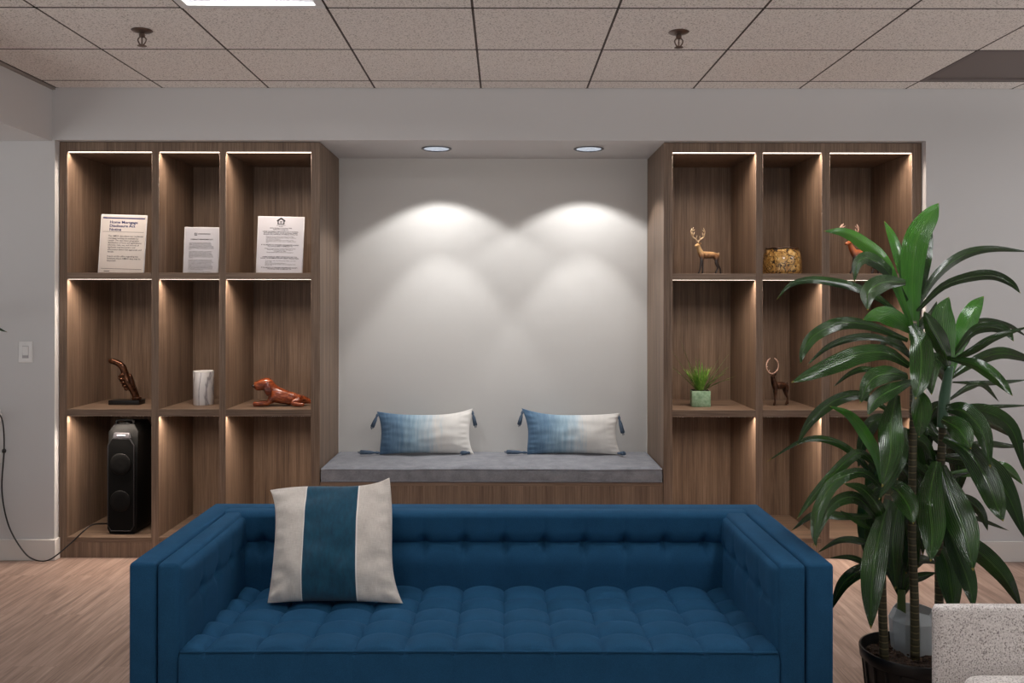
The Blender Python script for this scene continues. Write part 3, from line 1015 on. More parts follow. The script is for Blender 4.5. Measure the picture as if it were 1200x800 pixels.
# carved dog
def grad_wood(name, base, hi, dark):
    m = Mat(name, base, 0.22)
    c = m.ramp(m.noise(m.coord(scale=(1, 1, 3)), 28, 4, 0.6), [(0.3, dark), (0.5, base), (0.7, hi)])
    m.color(c)
    m.b.inputs['Coat Weight'].default_value = 0.5
    m.b.inputs['Coat Roughness'].default_value = 0.15
    return m.m
DOGM = grad_wood('carved_red_wood', (132, 60, 30), (176, 96, 54), (84, 34, 18))
p = at(326, 476, 5.37)
t = thing('dog_figurine', 'reddish carved wooden puppy lying on the shelf with its head up', 'figurine', (p.x, 5.40, S2T))
nodes = [(.02, .005, .049, .046, .046),      # 0 chest/back
         (.075, .012, .046, .042, .042), (.125, .02, .045, .048, .048), (.155, .025, .034, .028, .026),   # 1-3 rump
         (-.022, .0, .060, .046, .046),      # 4 shoulders
         (-.044, -.004, .100, .032, .034),    # 5 neck
         (-.068, -.010, .142, .058, .054), (-.108, -.024, .130, .040, .036), (-.148, -.038, .116, .036, .031),  # 6-8 head, muzzle
         (-.035, -.038, .055, .020), (-.055, -.045, .022, .017), (-.11, -.05, .018, .015), (-.148, -.05, .017, .016),   # 9-12 near foreleg
         (-.03, .034, .050, .018), (-.055, .035, .020, .015), (-.105, .022, .017, .014), (-.135, .018, .016, .014),   # 13-16 far foreleg
         (.12, -.028, .035, .026), (.085, -.05, .020, .016), (.14, -.055, .014, .012), (.165, -.056, .012, .010),     # 17-20 hind leg
         (.185, .028, .022, .012), (.215, .02, .013, .007)]   # tail
edges = [(0, 1), (1, 2), (2, 3), (0, 4), (4, 5), (5, 6), (6, 7), (7, 8), (4, 9), (9, 10), (10, 11), (11, 12), (4, 13), (13, 14), (14, 15), (15, 16),
         (2, 17), (17, 18), (18, 19), (19, 20), (3, 21), (21, 22)]
dog = skin('dog_body', nodes, edges, DOGM, t, 2, post=lambda c: Vector((c.x, c.y, max(c.z, .001))))
EARM = grad_wood('carved_ear_wood', (92, 36, 18), (118, 52, 28), (60, 24, 12))
for s, yy in ((-1, -.067), (1, .047)):
    b = NB(); sphere(b, (-.052, yy, .106), .036, .66, .36, 1.2, 14, 10, Matrix.Rotation(R(-14), 4, 'Y')); obj('ear', b, EARM, dog, 180)
b = NB(); sphere(b, (-.146, -.038, .124), .0105, 1, 1, .8, 12, 8); obj('nose', b, BLACK, dog, 180)
for ex, ey in ((-.104, -.046), (-.108, .000)):
    b = NB(); sphere(b, (ex, ey, .150), .005, 1, 1, 1); obj('eye', b, BLACK, dog, 180)

# deer figurines
def deer(name, label, px, Y, z0, sc, mats, ring=False, wide=1.0, rz=0.0, flip=1, long=1.0, look=0.0):
    """a stag facing -x; height to the back about .16 at scale 1"""
    X = (px - 590) * Y / F
    t = thing(name, label, 'figurine', (X, Y, z0), rz, 'stag figurines')
    t.scale = (sc * flip, sc, sc)
    L = long
    N = [(-.035 * L, 0, .130, .030, .026), (0, 0, .126, .031, .027), (.040 * L, 0, .130, .028, .025), (.068 * L, 0, .134, .027, .024), (.080 * L, 0, .130, .014),  # 0-4 trunk
         (-.052 * L, 0, .150, .022, .019), (-.064 * L, -.002, .178, .016, .015), (-.070 * L, -.006, .200, .0165, .015), (-.088 * L, -.018, .193, .0115, .0105), (-.102 * L, -.027, .186, .008, .0075),  # 5-9 neck, head
         (-.045 * L, -.017, .105, .013), (-.056 * L, -.019, .066, .0072), (-.062 * L, -.020, .030, .0056), (-.074 * L, -.021, .004, .0070),   # 10-13
         (-.030 * L, .016, .102, .013), (-.024 * L, .018, .062, .0072), (-.022 * L, .018, .030, .0056), (-.026 * L, .018, .004, .0070),        # 14-17
         (.066 * L, -.016, .112, .017), (.056 * L, -.019, .076, .010), (.070 * L, -.020, .045, .0060), (.050 * L, -.021, .004, .0068),        # 18-21
         (.072 * L, .016, .112, .016), (.084 * L, .018, .074, .0095), (.106 * L, .018, .045, .0058), (.110 * L, .018, .004, .0066)]            # 22-25
    E = [(0, 1), (1, 2), (2, 3), (3, 4), (0, 5), (5, 6), (6, 7), (7, 8), (8, 9), (0, 10), (10, 11), (11, 12), (12, 13), (0, 14), (14, 15), (15, 16), (16, 17),
         (3, 18), (18, 19), (19, 20), (20, 21), (3, 22), (22, 23), (23, 24), (24, 25)]
    body = skin('deer_body', N, E, mats[0], t, 2, root=1)
    b = NB()
    hx, hz = -.068 * L, .212
    for s in (-1, 1):
        if ring:
            pts = []
            for q in range(9):
                a = -PI / 2 + s * (q / 8) * 2.75
                pts.append((hx - .004 + .050 * math.cos(a), -.004 + s * .004, hz + .050 + .052 * math.sin(a)))
            tube(b, pts, [.0042] * 8 + [.0022], 7, 24)
            for q in (2, 4, 6):
                a = -PI / 2 + s * (q / 8) * 2.75
                c = Vector((hx - .004 + .050 * math.cos(a), -.004, hz + .050 + .052 * math.sin(a)))
                ctr = Vector((hx - .004, -.004, hz + .05))
                tube(b, [c, c + (ctr - c) * .2 + Vector((0, -.008, .006))], [.0034, .0012], 6)
        else:
            w = wide
            main = [(hx, s * .006, hz), (hx + s * .020 * w, s * .012, hz + .022), (hx + s * .046 * w, s * .014, hz + .040), (hx + s * .056 * w, s * .010, hz + .072), (hx + s * .044 * w, s * .002, hz + .098)]
            tube(b, main, [.0058, .0052, .005, .0044, .0022], 8, 20)
            for (i, dx, dz) in ((1, -.004, .026), (2, .006, .030), (2, -.010, .030), (3, -.024, .016), (3, -.014, .030)):
                c = Vector(main[i])
                tube(b, [c, c + Vector((s * dx * .6 * w, -.006, dz * .55)), c + Vector((s * dx * w, -.010, dz))], [.0042, .0034, .0012], 6)
    obj('antlers', b, mats[1], body, 180)
    for s in (-1, 1):
        b = NB(); sphere(b, (-.062 * L, s * .020 - .004, .205), .011, .5, 1.2, .45, 10, 6, Matrix.Rotation(R(s * 20), 4, 'X')); obj('ear', b, mats[0], body, 180)
    b = NB(); sphere(b, (.086 * L, 0, .138), .010, .7, .6, 1.2, 10, 6); obj('tail', b, mats[2], body, 180)
    return t
def deer_mat(name, low, mid, high, zl, zh, rough=0.3):
    m = Mat(name, mid, rough)
    tc = m.n('ShaderNodeTexCoord'); sp = m.n('ShaderNodeSeparateXYZ'); m.l(tc.outputs['Object'], sp.inputs[0])
    nz = m.noise(tc.outputs['Object'], 40, 4, 0.6)
    f = m.math('ADD', m.math('MULTIPLY', m.math('SUBTRACT', sp.outputs[2], zl), 1.0 / (zh - zl)), m.math('MULTIPLY', m.math('SUBTRACT', nz, 0.5), 0.55))
    m.color(m.ramp(f, [(0.0, low), (0.35, low), (0.62, mid), (0.85, high), (1.0, high)]))
    m.b.inputs['Coat Weight'].default_value = 0.3
    return m.m
ANT = glossy('antler_gold', (196, 166, 128), (226, 204, 172), 60, 0.35)
ANT2 = glossy('antler_copper', (206, 158, 138), (236, 206, 190), 60, 0.3)
DM1 = deer_mat('deer_painted', (46, 36, 34), (150, 104, 66), (214, 174, 124), .06, .17)
DM2 = deer_mat('deer_painted_red', (40, 32, 34), (134, 74, 44), (176, 96, 54), .06, .17)
DM3 = glossy('deer_bronze', (44, 26, 18), (86, 54, 36), 40, 0.35, 0.4)
TL = plain('tail_cream', (190, 160, 125), 0.5)
deer('deer_figurine', 'painted stag figurine with pale spread antlers in the bay next to the niche', 828.5, 5.40, S1T, .90, (DM1, ANT, TL), rz=R(14))
deer('deer_figurine', 'painted red-brown stag figurine partly behind the tall plant leaves', 1009, 5.40, S1T, .98, (DM2, ANT2, TL), wide=1.15, rz=R(6), long=1.12)
p = at(912, 474, 5.46)
deer('deer_figurine', 'small dark bronze stag with ring-shaped antlers in the narrow bay', 913, 5.46, S2T, .94, (DM3, ANT2, DM3), ring=True, rz=R(20), long=.76)

# crackled gold bowl
m = Mat('crackle_gold', (170, 120, 60), 0.3)
v = m.coord()
vo = m.n('ShaderNodeTexVoronoi'); vo.feature = 'DISTANCE_TO_EDGE'; vo.inputs['Scale'].default_value = 15
nz = m.n('ShaderNodeTexNoise'); nz.inputs['Scale'].default_value = 26; m.l(v, nz.inputs['Vector'])
wv2 = m.n('ShaderNodeVectorMath'); wv2.operation = 'MULTIPLY_ADD'; m.l(nz.outputs['Color'], wv2.inputs[0]); wv2.inputs[1].default_value = (.12, .12, .12); m.l(v, wv2.inputs[2])
m.l(wv2.outputs[0], vo.inputs['Vector'])
gold = m.ramp(m.noise(v, 45, 4, 0.6), [(0.35, (150, 104, 48)), (0.55, (208, 164, 92)), (0.7, (240, 214, 158))])
cr = m.ramp(vo.outputs['Distance'], [(0.035, (0, 0, 0)), (0.06, (255, 255, 255))])
m.color(m.mix(cr, lin((38, 20, 14)), gold))
m.b.inputs['Coat Weight'].default_value = 0.5
t = thing('crackle_bowl', 'squat amber pot with dark crackle veins on the upper narrow shelf', 'bowl', (at(917, 310, 5.40).x, 5.41, S1T))
b = NB(); lathe(b, [(0, 0), (.108, 0), (.116, .008), (.118, .03), (.114, .08), (.106, .125), (.096, .152), (.090, .158), (.084, .155), (.082, .146), (.098, .10), (.104, .05), (.1, .02), (0, .015)], 48, cap=False)
obj('vessel', b, m.m, t, 180)
b = NB()
tube(b, [(.0935 * math.cos(a * PI / 24), .0935 * math.sin(a * PI / 24), .156 + .004 * math.sin(a * .9)) for a in range(49)], .005, 8); obj('rim', b, plain('rim_brown', (64, 40, 26), 0.35), t, 180)

# grass in a green cube pot
m = Mat('celadon_glaze', (146, 178, 146), 0.45)
m.color(m.ramp(m.noise(m.coord(), 40, 5, 0.7), [(0.35, (112, 146, 114)), (0.6, (156, 186, 154))]))
p = at(822.5, 476, 5.39)
t = thing('potted_grass', 'spiky green grass plant in a pale green cube pot', 'potted plant', (p.x, 5.43, S2T), R(-6))
b = NB()
box(b, -.056, .056, -.056, .056, 0, .096, .003, 2)
obj('pot', b, m.m, t)
b = NB(); box(b, -.05, .05, -.05, .05, .092, .0975); obj('soil', b, plain('dark_soil', (40, 30, 24), 0.9), t)
rnd = random.Random(5)
b = NB()
def blade(b, base, d, ln, w, droop):
    pts = []
    for k in range(9):
        f = k / 8
        pts.append(base + Vector((d.x * ln * f, d.y * ln * f, ln * (f * d.z - droop * f * f))))
    side = Vector((-d.y, d.x, 0))
    side = side.normalized() if side.length > .01 else Vector((1, 0, 0))
    prev = None
    for k, q in enumerate(pts):
        ww = w * (1 - (k / 8) ** 2 * .92)
        vs = (b.verts.new(q - side * ww), b.verts.new(q + Vector((0, 0, -ww * .35))), b.verts.new(q + side * ww))
        if prev:
            b.faces.new((prev[0], prev[1], vs[1], vs[0])); b.faces.new((prev[1], prev[2], vs[2], vs[1]))
        prev = vs
for k in range(92):
    an = rnd.uniform(0, 2 * PI)
    out = rnd.uniform(.15, 1.0)
    blade(b, Vector((math.cos(an) * .03 * out, math.sin(an) * .03 * out, .095)), Vector((math.cos(an) * out * .85, math.sin(an) * out * .5, 1.0)), rnd.uniform(.11, .20), .0062, rnd.uniform(.1, .5) * out)
for dx, dz, ln, dr in ((-.78, 1.25, .225, .05), (-.92, .95, .20, .05), (-.45, 1.25, .26, .02), (.72, 1.1, .235, .05), (.95, .6, .21, .15), (-.15, 1.15, .20, .1), (.55, 1.2, .2, .1), (1.0, .8, .17, .4)):
    blade(b, Vector((dx * .02, -.01, .095)), Vector((dx, -.05, dz)), ln, .0065, dr)
GR = Mat('grass_green', (70, 118, 40), 0.45)
GR.color(GR.ramp(GR.noise(GR.coord(), 30, 2, 0.5), [(0.35, (70, 124, 36)), (0.6, (132, 176, 72)), (0.75, (184, 204, 124))]))
obj('grass_blades', b, GR.m, t, 180)['kind'] = 'stuff'

# party speaker
SPK = Mat('speaker_black', (6, 6, 6), 0.5)
SPK.b.inputs['Specular IOR Level'].default_value = 0.2
SPK = SPK.m
GRI = Mat('speaker_grille', (5, 5, 5), 0.6)
GRI.b.inputs['Specular IOR Level'].default_value = 0.15
GRI.bump(GRI.noise(GRI.coord(), 420, 1), 0.6, .001)
p = at(141.5, 627, 5.278)
t = thing('party_speaker', 'tall black tower speaker with chamfered grille on the bottom shelf', 'speaker', (p.x, 5.275, S3T), R(-3))
w, h, d = .182, .655, .26
ch = .03
out = [(-w / 2 + ch * .5, 0), (w / 2 - ch * .5, 0), (w / 2, ch), (w / 2, h - ch * 1.6), (w / 2 - ch, h), (-w / 2 + ch, h), (-w / 2, h - ch * 1.6), (-w / 2, ch)]
b = NB()
prism(b, out, 'y', .02, d, .006, 2)
for v in b.verts:
    if v.co.y > d - .05: v.co.x *= .86
    if v.co.z > h - .09: v.co.y += (v.co.z - (h - .09)) * .35 if v.co.y < .1 else 0
obj('cabinet', b, SPK, t)
gz0, gz1 = .022, h - .085
g = [(-w / 2 + .032, gz0), (w / 2 - .032, gz0), (w / 2 - .012, gz0 + .03), (w / 2 - .012, gz1 - .04), (w / 2 - .038, gz1), (-w / 2 + .038, gz1), (-w / 2 + .012, gz1 - .04), (-w / 2 + .012, gz0 + .03)]
b = NB(); prism(b, g, 'y', .006, .022, .003, 1); gr = obj('grille', b, GRI.m, t)
b = NB()
tube(b, [(x, .007, z) for x, z in g] + [(g[0][0], .007, g[0][1])], .0028, 6)
obj('bezel', b, plain('bezel_grey', (58, 57, 60), 0.3, Metallic=0.4), gr, 0)
for zc in (.20, .42):
    b = NB(); lathe(b, [(.056, 0), (.062, .002), (.064, .005), (.060, .008), (.03, .003), (.0, .006)], 32, mtx=Matrix.Translation((0, .006, zc)) @ Matrix.Rotation(PI / 2, 4, 'X'), cap=False)
    obj('driver_ring', b, plain('driver_grey', (7, 7, 7), 0.6, Specular_IOR_Level=0.2), gr, 180)
b = NB(); prism(b, [(-w / 2 + .04, gz1 + .004), (w / 2 - .04, gz1 + .004), (w / 2 - .046, gz1 + .034), (-w / 2 + .046, gz1 + .034)], 'y', .010, .03, .002, 1)
cp = obj('control_panel', b, plain('panel_silver', (84, 83, 88), 0.35, Metallic=0.3), t)
b = NB(); box(b, -.026, .026, .0075, .011, gz1 + .016, gz1 + .024, .001, 1); obj('display', b, plain('display_white', (205, 205, 212), 0.3), cp)
b = NB(); box(b, -.03, .03, .05, .17, h - .004, h + .006, .004, 2); tube(b, [(-.05, .06, h - .01), (-.045, .06, h + .018), (.045, .06, h + .018), (.05, .06, h - .01)], .008, 8, 16); obj('handle', b, SPK, t)

# cord from the wall outlet to the speaker
b = NB()
zf = .006
pts = [at(-9, 480, Y0 - .03), at(0, 487, Y0 - .045), at(4, 500, Y0 - .05), at(5, 529, Y0 - .03), at(2.5, 575, Y0 - .02), at(10, 615, Y0 - .03), at(26, 644, Y0 - .045), at(40, 656, Y0 - .05), at(58, 656.5, Y0 - .06), at(80, 640, Y0 + .0),
       at(97, 624, YU - .008), at(108, 615.5, YU + .05), at(122, 614, YU + .12), at(132, 613.5, YU + .2)]
pts = [Vector((q.x, q.y, max(q.z, zf))) for q in pts]
pts[-2].z = max(pts[-2].z, S3T + .006); pts[-1].z = S3T + .03
pts[-3].z = max(pts[-3].z, S3T + .008); pts[-4].z = max(pts[-4].z, S3T + .004)
tube(b, pts, .0042, 7, 120)
t = tag(obj('power_cord', b, BLACK, None, 180), 'thin black power cord drooping from the wall outlet to the floor and speaker', 'cord')
b = NB(); q = at(5, 529, Y0 - .03); sphere(b, q, .012, 1, 1, 1.2, 12, 8); obj('inline_knob', b, BLACK, t, 180)

# wall outlet with adapter and light switch
q = at(-6, 492, Y0)
t = thing('wall_outlet', 'white wall outlet at the picture edge feeding the black cord', 'outlet', (q.x, Y0, q.z))
b = NB(); box(b, -.036, .036, -.006, -.0003, -.058, .058, .003, 2); obj('cover_plate', b, WHITE, t)
b = NB(); box(b, -.017, .017, -.009, -.004, .006, .042, .003, 2); box(b, -.017, .017, -.009, -.004, -.042, -.006, .003, 2); obj('socket', b, plain('socket_white', (206, 204, 204), 0.4), t)
b = NB(); box(b, -.002, .05, -.05, -.008, -.012, .040, .008, 3); obj('plug_adapter', b, WHITE, t)
q = at(-3, 537, Y0)
t = thing('data_jack', 'small white wall jack plate below the outlet', 'outlet', (q.x, Y0, q.z))
b = NB(); box(b, -.03, .03, -.006, -.0003, -.03, .03, .004, 2); obj('cover_plate', b, WHITE, t)
b = NB(); box(b, -.009, .009, -.008, -.005, -.008, .008, .001, 1); obj('socket', b, plain('jack_grey', (150, 148, 148), 0.4), t)
q = at(30.5, 413, Y0)
t = thing('light_switch', 'white rocker light switch on the wall beside the shelving', 'light switch', (q.x, Y0, q.z))
b = NB(); box(b, -.042, .042, -.0065, -.0003, -.062, .062, .0035, 3); obj('cover_plate', b, WHITE, t)
b = NB(); box(b, -.0185, .0185, -.0075, -.005, -.036, .036, .001, 1); obj('frame', b, plain('switch_frame_grey', (168, 166, 170), 0.5), t)  # plain grey frame around the rocker
b = NB(); prism(b, [(-.0062, -.033), (-.0125, .033), (-.005, .033), (-.005, -.033)], 'x', -.0165, .0165, .001, 1); obj('rocker', b, WHITE, t)
SCR = plain('screw_grey', (170, 170, 172), 0.4)
for z in (.05, -.05):
    b = NB(); lathe(b, [(.0, -.0005), (.003, 0), (.003, .001)], 10, mtx=Matrix.Translation((0, -.0065, z)) @ Matrix.Rotation(PI / 2, 4, 'X'), cap=False); obj('screw', b, SCR, t, 180)

# ------------------------------------------------------------------ tall dracaena
def leaf_mat(name, lc, vein):
    m = Mat(name, lc[1], 0.16)
    tc = m.n('ShaderNodeTexCoord'); sp = m.n('ShaderNodeSeparateXYZ'); m.l(tc.outputs['UV'], sp.inputs[0])
    n1 = m.noise(m.coord('UV', (9, 1.2, 1)), 1.0, 3, 0.6)
    n2 = m.noise(m.coord('Object'), 4.5, 2, 0.5)
    c = m.ramp(n2, [(0.3, lc[0]), (0.55, lc[1]), (0.75, lc[2])])
    c = m.mix(m.math('MULTIPLY', n1, 0.30), c, lin(vein))
    mid = m.math('LESS_THAN', m.math('ABSOLUTE', m.math('SUBTRACT', sp.outputs[0], 0.5)), 0.035)
    c = m.mix(m.math('MULTIPLY', mid, 0.22), c, lin((96, 140, 60)))
    tip = m.ramp(sp.outputs[1], [(0.0, (0, 0, 0)), (0.968, (0, 0, 0)), (0.985, (255, 255, 255))])
    c = m.mix(m.math('MULTIPLY', tip, 0.6), c, lin((150, 128, 50)))
    m.color(c)
    wv = m.n('ShaderNodeTexWave'); wv.inputs['Scale'].default_value = 4.2; wv.bands_direction = 'X'; wv.inputs['Distortion'].default_value = 0.6
    m.l(m.coord('UV', (1, .12, 1)), wv.inputs['Vector'])
    m.bump(m.math('ADD', wv.outputs['Fac'], m.math('MULTIPLY', m.noise(m.coord('UV', (22, 1.5, 1)), 1.0, 2, 0.5), .6)), 0.55, 0.0022)
    m.b.inputs['Specular IOR Level'].default_value = 0.55
    return m.m
LEAF = leaf_mat('dracaena_leaf', ((8, 28, 7), (18, 50, 11), (38, 80, 18)), (60, 96, 30))
YOUNG = leaf_mat('dracaena_young_leaf', ((22, 74, 14), (40, 106, 22), (74, 138, 36)), (110, 160, 60))
def cane_mat():
    m = Mat('dracaena_cane', (70, 62, 40), 0.6)
    wv = m.n('ShaderNodeTexWave'); wv.bands_direction = 'Z'; wv.inputs['Scale'].default_value = 14; wv.inputs['Distortion'].default_value = 1.2; wv.inputs['Detail'].default_value = 2
    m.l(m.coord(), wv.inputs['Vector'])
    m.color(m.ramp(wv.outputs['Fac'], [(0.0, (112, 102, 70)), (0.1, (58, 54, 34)), (0.6, (46, 44, 28)), (1.0, (64, 60, 38))]))
    m.bump(wv.outputs['Fac'], 0.4, .002)
    return m.m
CANE = cane_mat()
GREENSTEM = plain('green_stem', (52, 84, 62), 0.4)

class Foliage:
    def __init__(self):
        self.v, self.f, self.uv = [], [], []
    def leaf(self, pts, w, roll=0.0, fold=0.25, seg=20, peak=0.45):
        P = catmull(pts, seg)
        base = len(self.v)
        lat = 6
        view = Vector((0, 1, 0))
        for i, p in enumerate(P):
            f = i / seg
            d = (P[min(i + 1, seg)] - P[max(i - 1, 0)]).normalized()
            s = d.cross((p - Vector((0, 0, CAMZ))).normalized())
            if s.length < .15:
                s = s + d.cross(Vector((0.3, 0.2, 1))) * .3
            s.normalize()
            s = Matrix.Rotation(roll * (1 - .6 * f), 3, d) @ s
            nrm = s.cross(d).normalized()
            # lanceolate outline: sheath at the base, widest near the middle, long pointed tip
            if f < peak:
                g = .34 + .66 * math.sin(PI / 2 * f / peak) ** 1.2
            else:
                g = max(0.015, math.cos(PI / 2 * (f - peak) / (1 - peak)) ** .85)
            hw = w / 2 * g
            for j in range(lat + 1):
                a = j / lat * 2 - 1
                rip = .05 * hw * math.sin(f * 17 + (3 if a > 0 else 0) + w * 900) * abs(a) ** 2
                self.v.append(tuple(p + s * (a * hw) + nrm * (fold * hw * (abs(a) ** 1.3 - .5) + rip)))
                self.uv.append((j / lat, f))
        for i in range(seg):
            for j in range(lat):
                q = base + i * (lat + 1) + j
                self.f.append((q, q + 1, q + lat + 2, q + lat + 1))
    def build(self, name, mat, parent, origin):
        me = bpy.data.meshes.new(name)
        me.from_pydata([tuple(Vector(v) - origin) for v in self.v], [], self.f)
        l = me.uv_layers.new(name='UVMap')
        for p in me.polygons:
            for li in p.loop_indices:
                l.data[li].uv = self.uv[me.loops[li].vertex_index]
        return mesh_obj(name, me, mat, parent, 180)

PY = 3.05
PO = Vector((at(1068, 760, PY).x, PY, 0))
plant = thing('potted_dracaena', 'tall glossy dracaena plant with several canes in a black nursery pot', 'potted plant', PO)
b = NB()
rim = .163
zr = .315
lathe(b, [(0, 0), (.118, 0), (.126, .006), (.154, zr - .045), (.158, zr - .04), (.164, zr - .036), (.167, zr - .004), (.165, zr), (.160, zr), (.157, zr - .03), (.150, zr - .05), (.15, zr - .06), (0, zr - .06)], 60, cap=False)
for v in b.verts:
    rr = math.hypot(v.co.x, v.co.y)
    if .02 < v.co.z < zr - .05 and rr > .12:
        k = 1 + .012 * math.cos(30 * math.atan2(v.co.y, v.co.x))
        v.co.x *= k; v.co.y *= k
for k in range(20):
    an = 2 * PI * k / 20
    tube(b, [(.130 * math.cos(an), .130 * math.sin(an), .02), (.155 * math.cos(an), .155 * math.sin(an), zr - .045)], .0035, 6)
obj('nursery_pot', b, plain('nursery_black', (22, 21, 21), 0.4), plant, 60)
m = Mat('bark_soil', (50, 38, 30), 0.95)
m.color(m.ramp(m.noise(m.coord(), 75, 4, 0.8), [(0.35, (24, 18, 14)), (0.55, (72, 52, 40)), (0.68, (128, 100, 80)), (0.74, (190, 176, 160))]))
m.bump(m.noise(m.coord(), 60, 4, 0.8), 1.0, .02)
b = NB()
rings = []
for i in range(13):
    r_ = .152 * i / 12
    rings.append([b.verts.new((r_ * math.cos(2 * PI * k / 36), r_ * math.sin(2 * PI * k / 36), zr - .034 + .014 * mnoise.noise(Vector((r_ * 30 * math.cos(2 * PI * k / 36), r_ * 30 * math.sin(2 * PI * k / 36), 2))))) for k in range(36)])
for a, c in zip(rings[:-1], rings[1:]):
    for k in range(36):
        b.faces.new((a[k], a[(k + 1) % 36], c[(k + 1) % 36], c[k]))
bmesh.ops.remove_doubles(b, verts=b.verts[:], dist=.0005)
rnd = random.Random(11)
for k in range(160):
    an, rr = rnd.uniform(0, 2 * PI), .145 * math.sqrt(rnd.random())
    sphere(b, (rr * math.cos(an), rr * math.sin(an), zr - .03), rnd.uniform(.003, .008), rnd.uniform(.7, 1.5), rnd.uniform(.7, 1.4), .6, 6, 4)
obj('soil', b, m.m, plant, 60)
# frosted collar
m = Mat('frosted_plastic', (205, 212, 216), 0.35)
m.b.inputs['Transmission Weight'].default_value = 0.35
m.b.inputs['IOR'].default_value = 1.2
m.bump(m.noise(m.coord(), 18, 3), 0.4, .004)
b = NB()
n8 = 10
for (r0, r1, z0, z1) in ((.070, .080, zr - .05, zr + .075), (.080, .064, zr + .075, zr + .112)):
    A = [b.verts.new((r0 * math.cos(2 * PI * k / n8 + .2), r0 * math.sin(2 * PI * k / n8 + .2), z0)) for k in range(n8)]
    B = [b.verts.new((r1 * math.cos(2 * PI * k / n8 + .2), r1 * math.sin(2 * PI * k / n8 + .2), z1 + (.006 * math.sin(3 * k) if z1 > zr + .1 else 0))) for k in range(n8)]
    for k in range(n8):
        b.faces.new((A[k], A[(k + 1) % n8], B[(k + 1) % n8], B[k]))
bmesh.ops.remove_doubles(b, verts=b.verts[:], dist=.0005)
bmesh.ops.solidify(b, geom=b.faces[:], thickness=.002)
cx = (1070 - 590) * 3.13 / F - PO.x
bmesh.ops.translate(b, vec=(cx, .078, 0), verts=b.verts[:])
col = obj('plastic_collar', b, m.m, plant, 25)
col['label'] = 'frosted pale plastic collar around the shortest shoot'

def cane(path, radii, crown, name='cane', mat=None, green=None):
    pts = [at(x, y, PY + dy) - PO for x, y, dy in path]
    b = NB(); tube(b, pts, radii, 12, 40)
    c = obj(name, b, mat or CANE, plant, 180)
    fo, yo = Foliage(), Foliage()
    for L in crown:
        pp, w, dys = L[0], L[1], L[2]
        roll = L[3] if len(L) > 3 else None
        n = len(pp)
        P3 = []
        for i, (x, y) in enumerate(pp):
            f = i / (n - 1)
            P3.append(at(x, y, PY + dys[0] + (dys[1] - dys[0]) * f))
        if roll is None:
            roll = ((hash((pp[0][0] * 7 + pp[-1][1] * 13)) % 100) / 100 - .5) * 1.1
        (yo if len(L) > 4 else fo).leaf(P3, .94 * w * (PY + (dys[0] + dys[1]) / 2) / F, roll)
    fo.build('foliage', LEAF, c, PO)
    if yo.v:
        yo.build('young_foliage', YOUNG, c, PO)['label'] = 'brighter green young leaves'
    if green:
        b = NB(); tube(b, [at(x, y, PY + dy) - PO for x, y, dy in green[0]], green[1], 12, 16)
        obj('green_top', b, GREENSTEM, c, 180)
    return c

# tallest cane and its crown
cane([(1073, 772, -.02), (1072, 700, -.02), (1069, 620, 0), (1070, 520, 0), (1071, 430, .0), (1071, 375, 0)], [.0155, .0145, .0135, .013, .012, .009], [
    ([(1071, 398), (1069, 325), (1074, 280), (1090, 252), (1100, 237)], 30, (0, .02), .15, 1),
    ([(1068, 365), (1057, 312), (1047, 280), (1036, 258)], 14, (.02, .10), .5, 1),
    ([(1071, 392), (1080, 320), (1086, 290), (1092, 268)], 18, (.03, .14), .2),
    ([(1070, 385), (1040, 311), (1014, 286), (990, 272), (965, 270)], 17, (-.02, -.12), .3, 1),
    ([(1063, 352), (1040, 317), (1018, 302), (1005, 308), (1001, 330)], 17, (0, -.2), .4),
    ([(1074, 362), (1095, 325), (1125, 300), (1160, 291), (1206, 294)], 13, (0, .12), .5),
    ([(1074, 365), (1105, 335), (1140, 323), (1165, 322), (1185, 331), (1196, 343)], 14, (0, -.12), .5),
    ([(1069, 388), (1052, 374), (1032, 368), (1011, 374)], 24, (0, -.16), .3, 1),
    ([(1069, 380), (1079, 404), (1079, 440), (1073, 467)], 28, (-.05, -.24), .1),
    ([(1064, 378), (1035, 352), (1008, 338), (984, 331), (950, 327), (925, 334), (910, 351)], 11, (0, .16), .3),
    ([(1061, 330), (1036, 330), (1018, 342), (1017, 363)], 23, (-.06, -.28), .2),
    ([(1064, 398), (1020, 381), (985, 378), (955, 392), (942, 410), (938, 426)], 17, (0, -.05), .4),
    ([(1063, 408), (1030, 395), (1000, 395), (970, 406), (945, 428)], 10, (.02, .15), .4),
    ([(1066, 428), (1040, 413), (1010, 414), (978, 426), (950, 438), (927, 448)], 24, (0, -.14), .2),
    ([(1062, 445), (1020, 432), (998, 436), (976, 453)], 8, (.02, .14), .5),
    ([(1064, 440), (1040, 437), (1020, 446), (1008, 472)], 24, (-.02, -.2), .3),
    ([(1069, 446), (1045, 456), (1027, 468), (1017, 486)], 20, (-.03, -.24), .1),
    ([(1072, 455), (1079, 470), (1080, 490), (1077, 512)], 24, (-.05, -.2), .1),
    ([(1072, 395), (1082, 378), (1092, 368), (1098, 352)], 12, (.03, .14), .5),
    ([(1070, 410), (1086, 395), (1098, 392), (1108, 400)], 12, (.03, .12), .5),
    ([(1070, 420), (1052, 402), (1040, 398), (1030, 406)], 14, (.03, .16), .5),
    ([(1071, 440), (1088, 428), (1102, 436), (1112, 455)], 14, (.03, .14), .5),
])
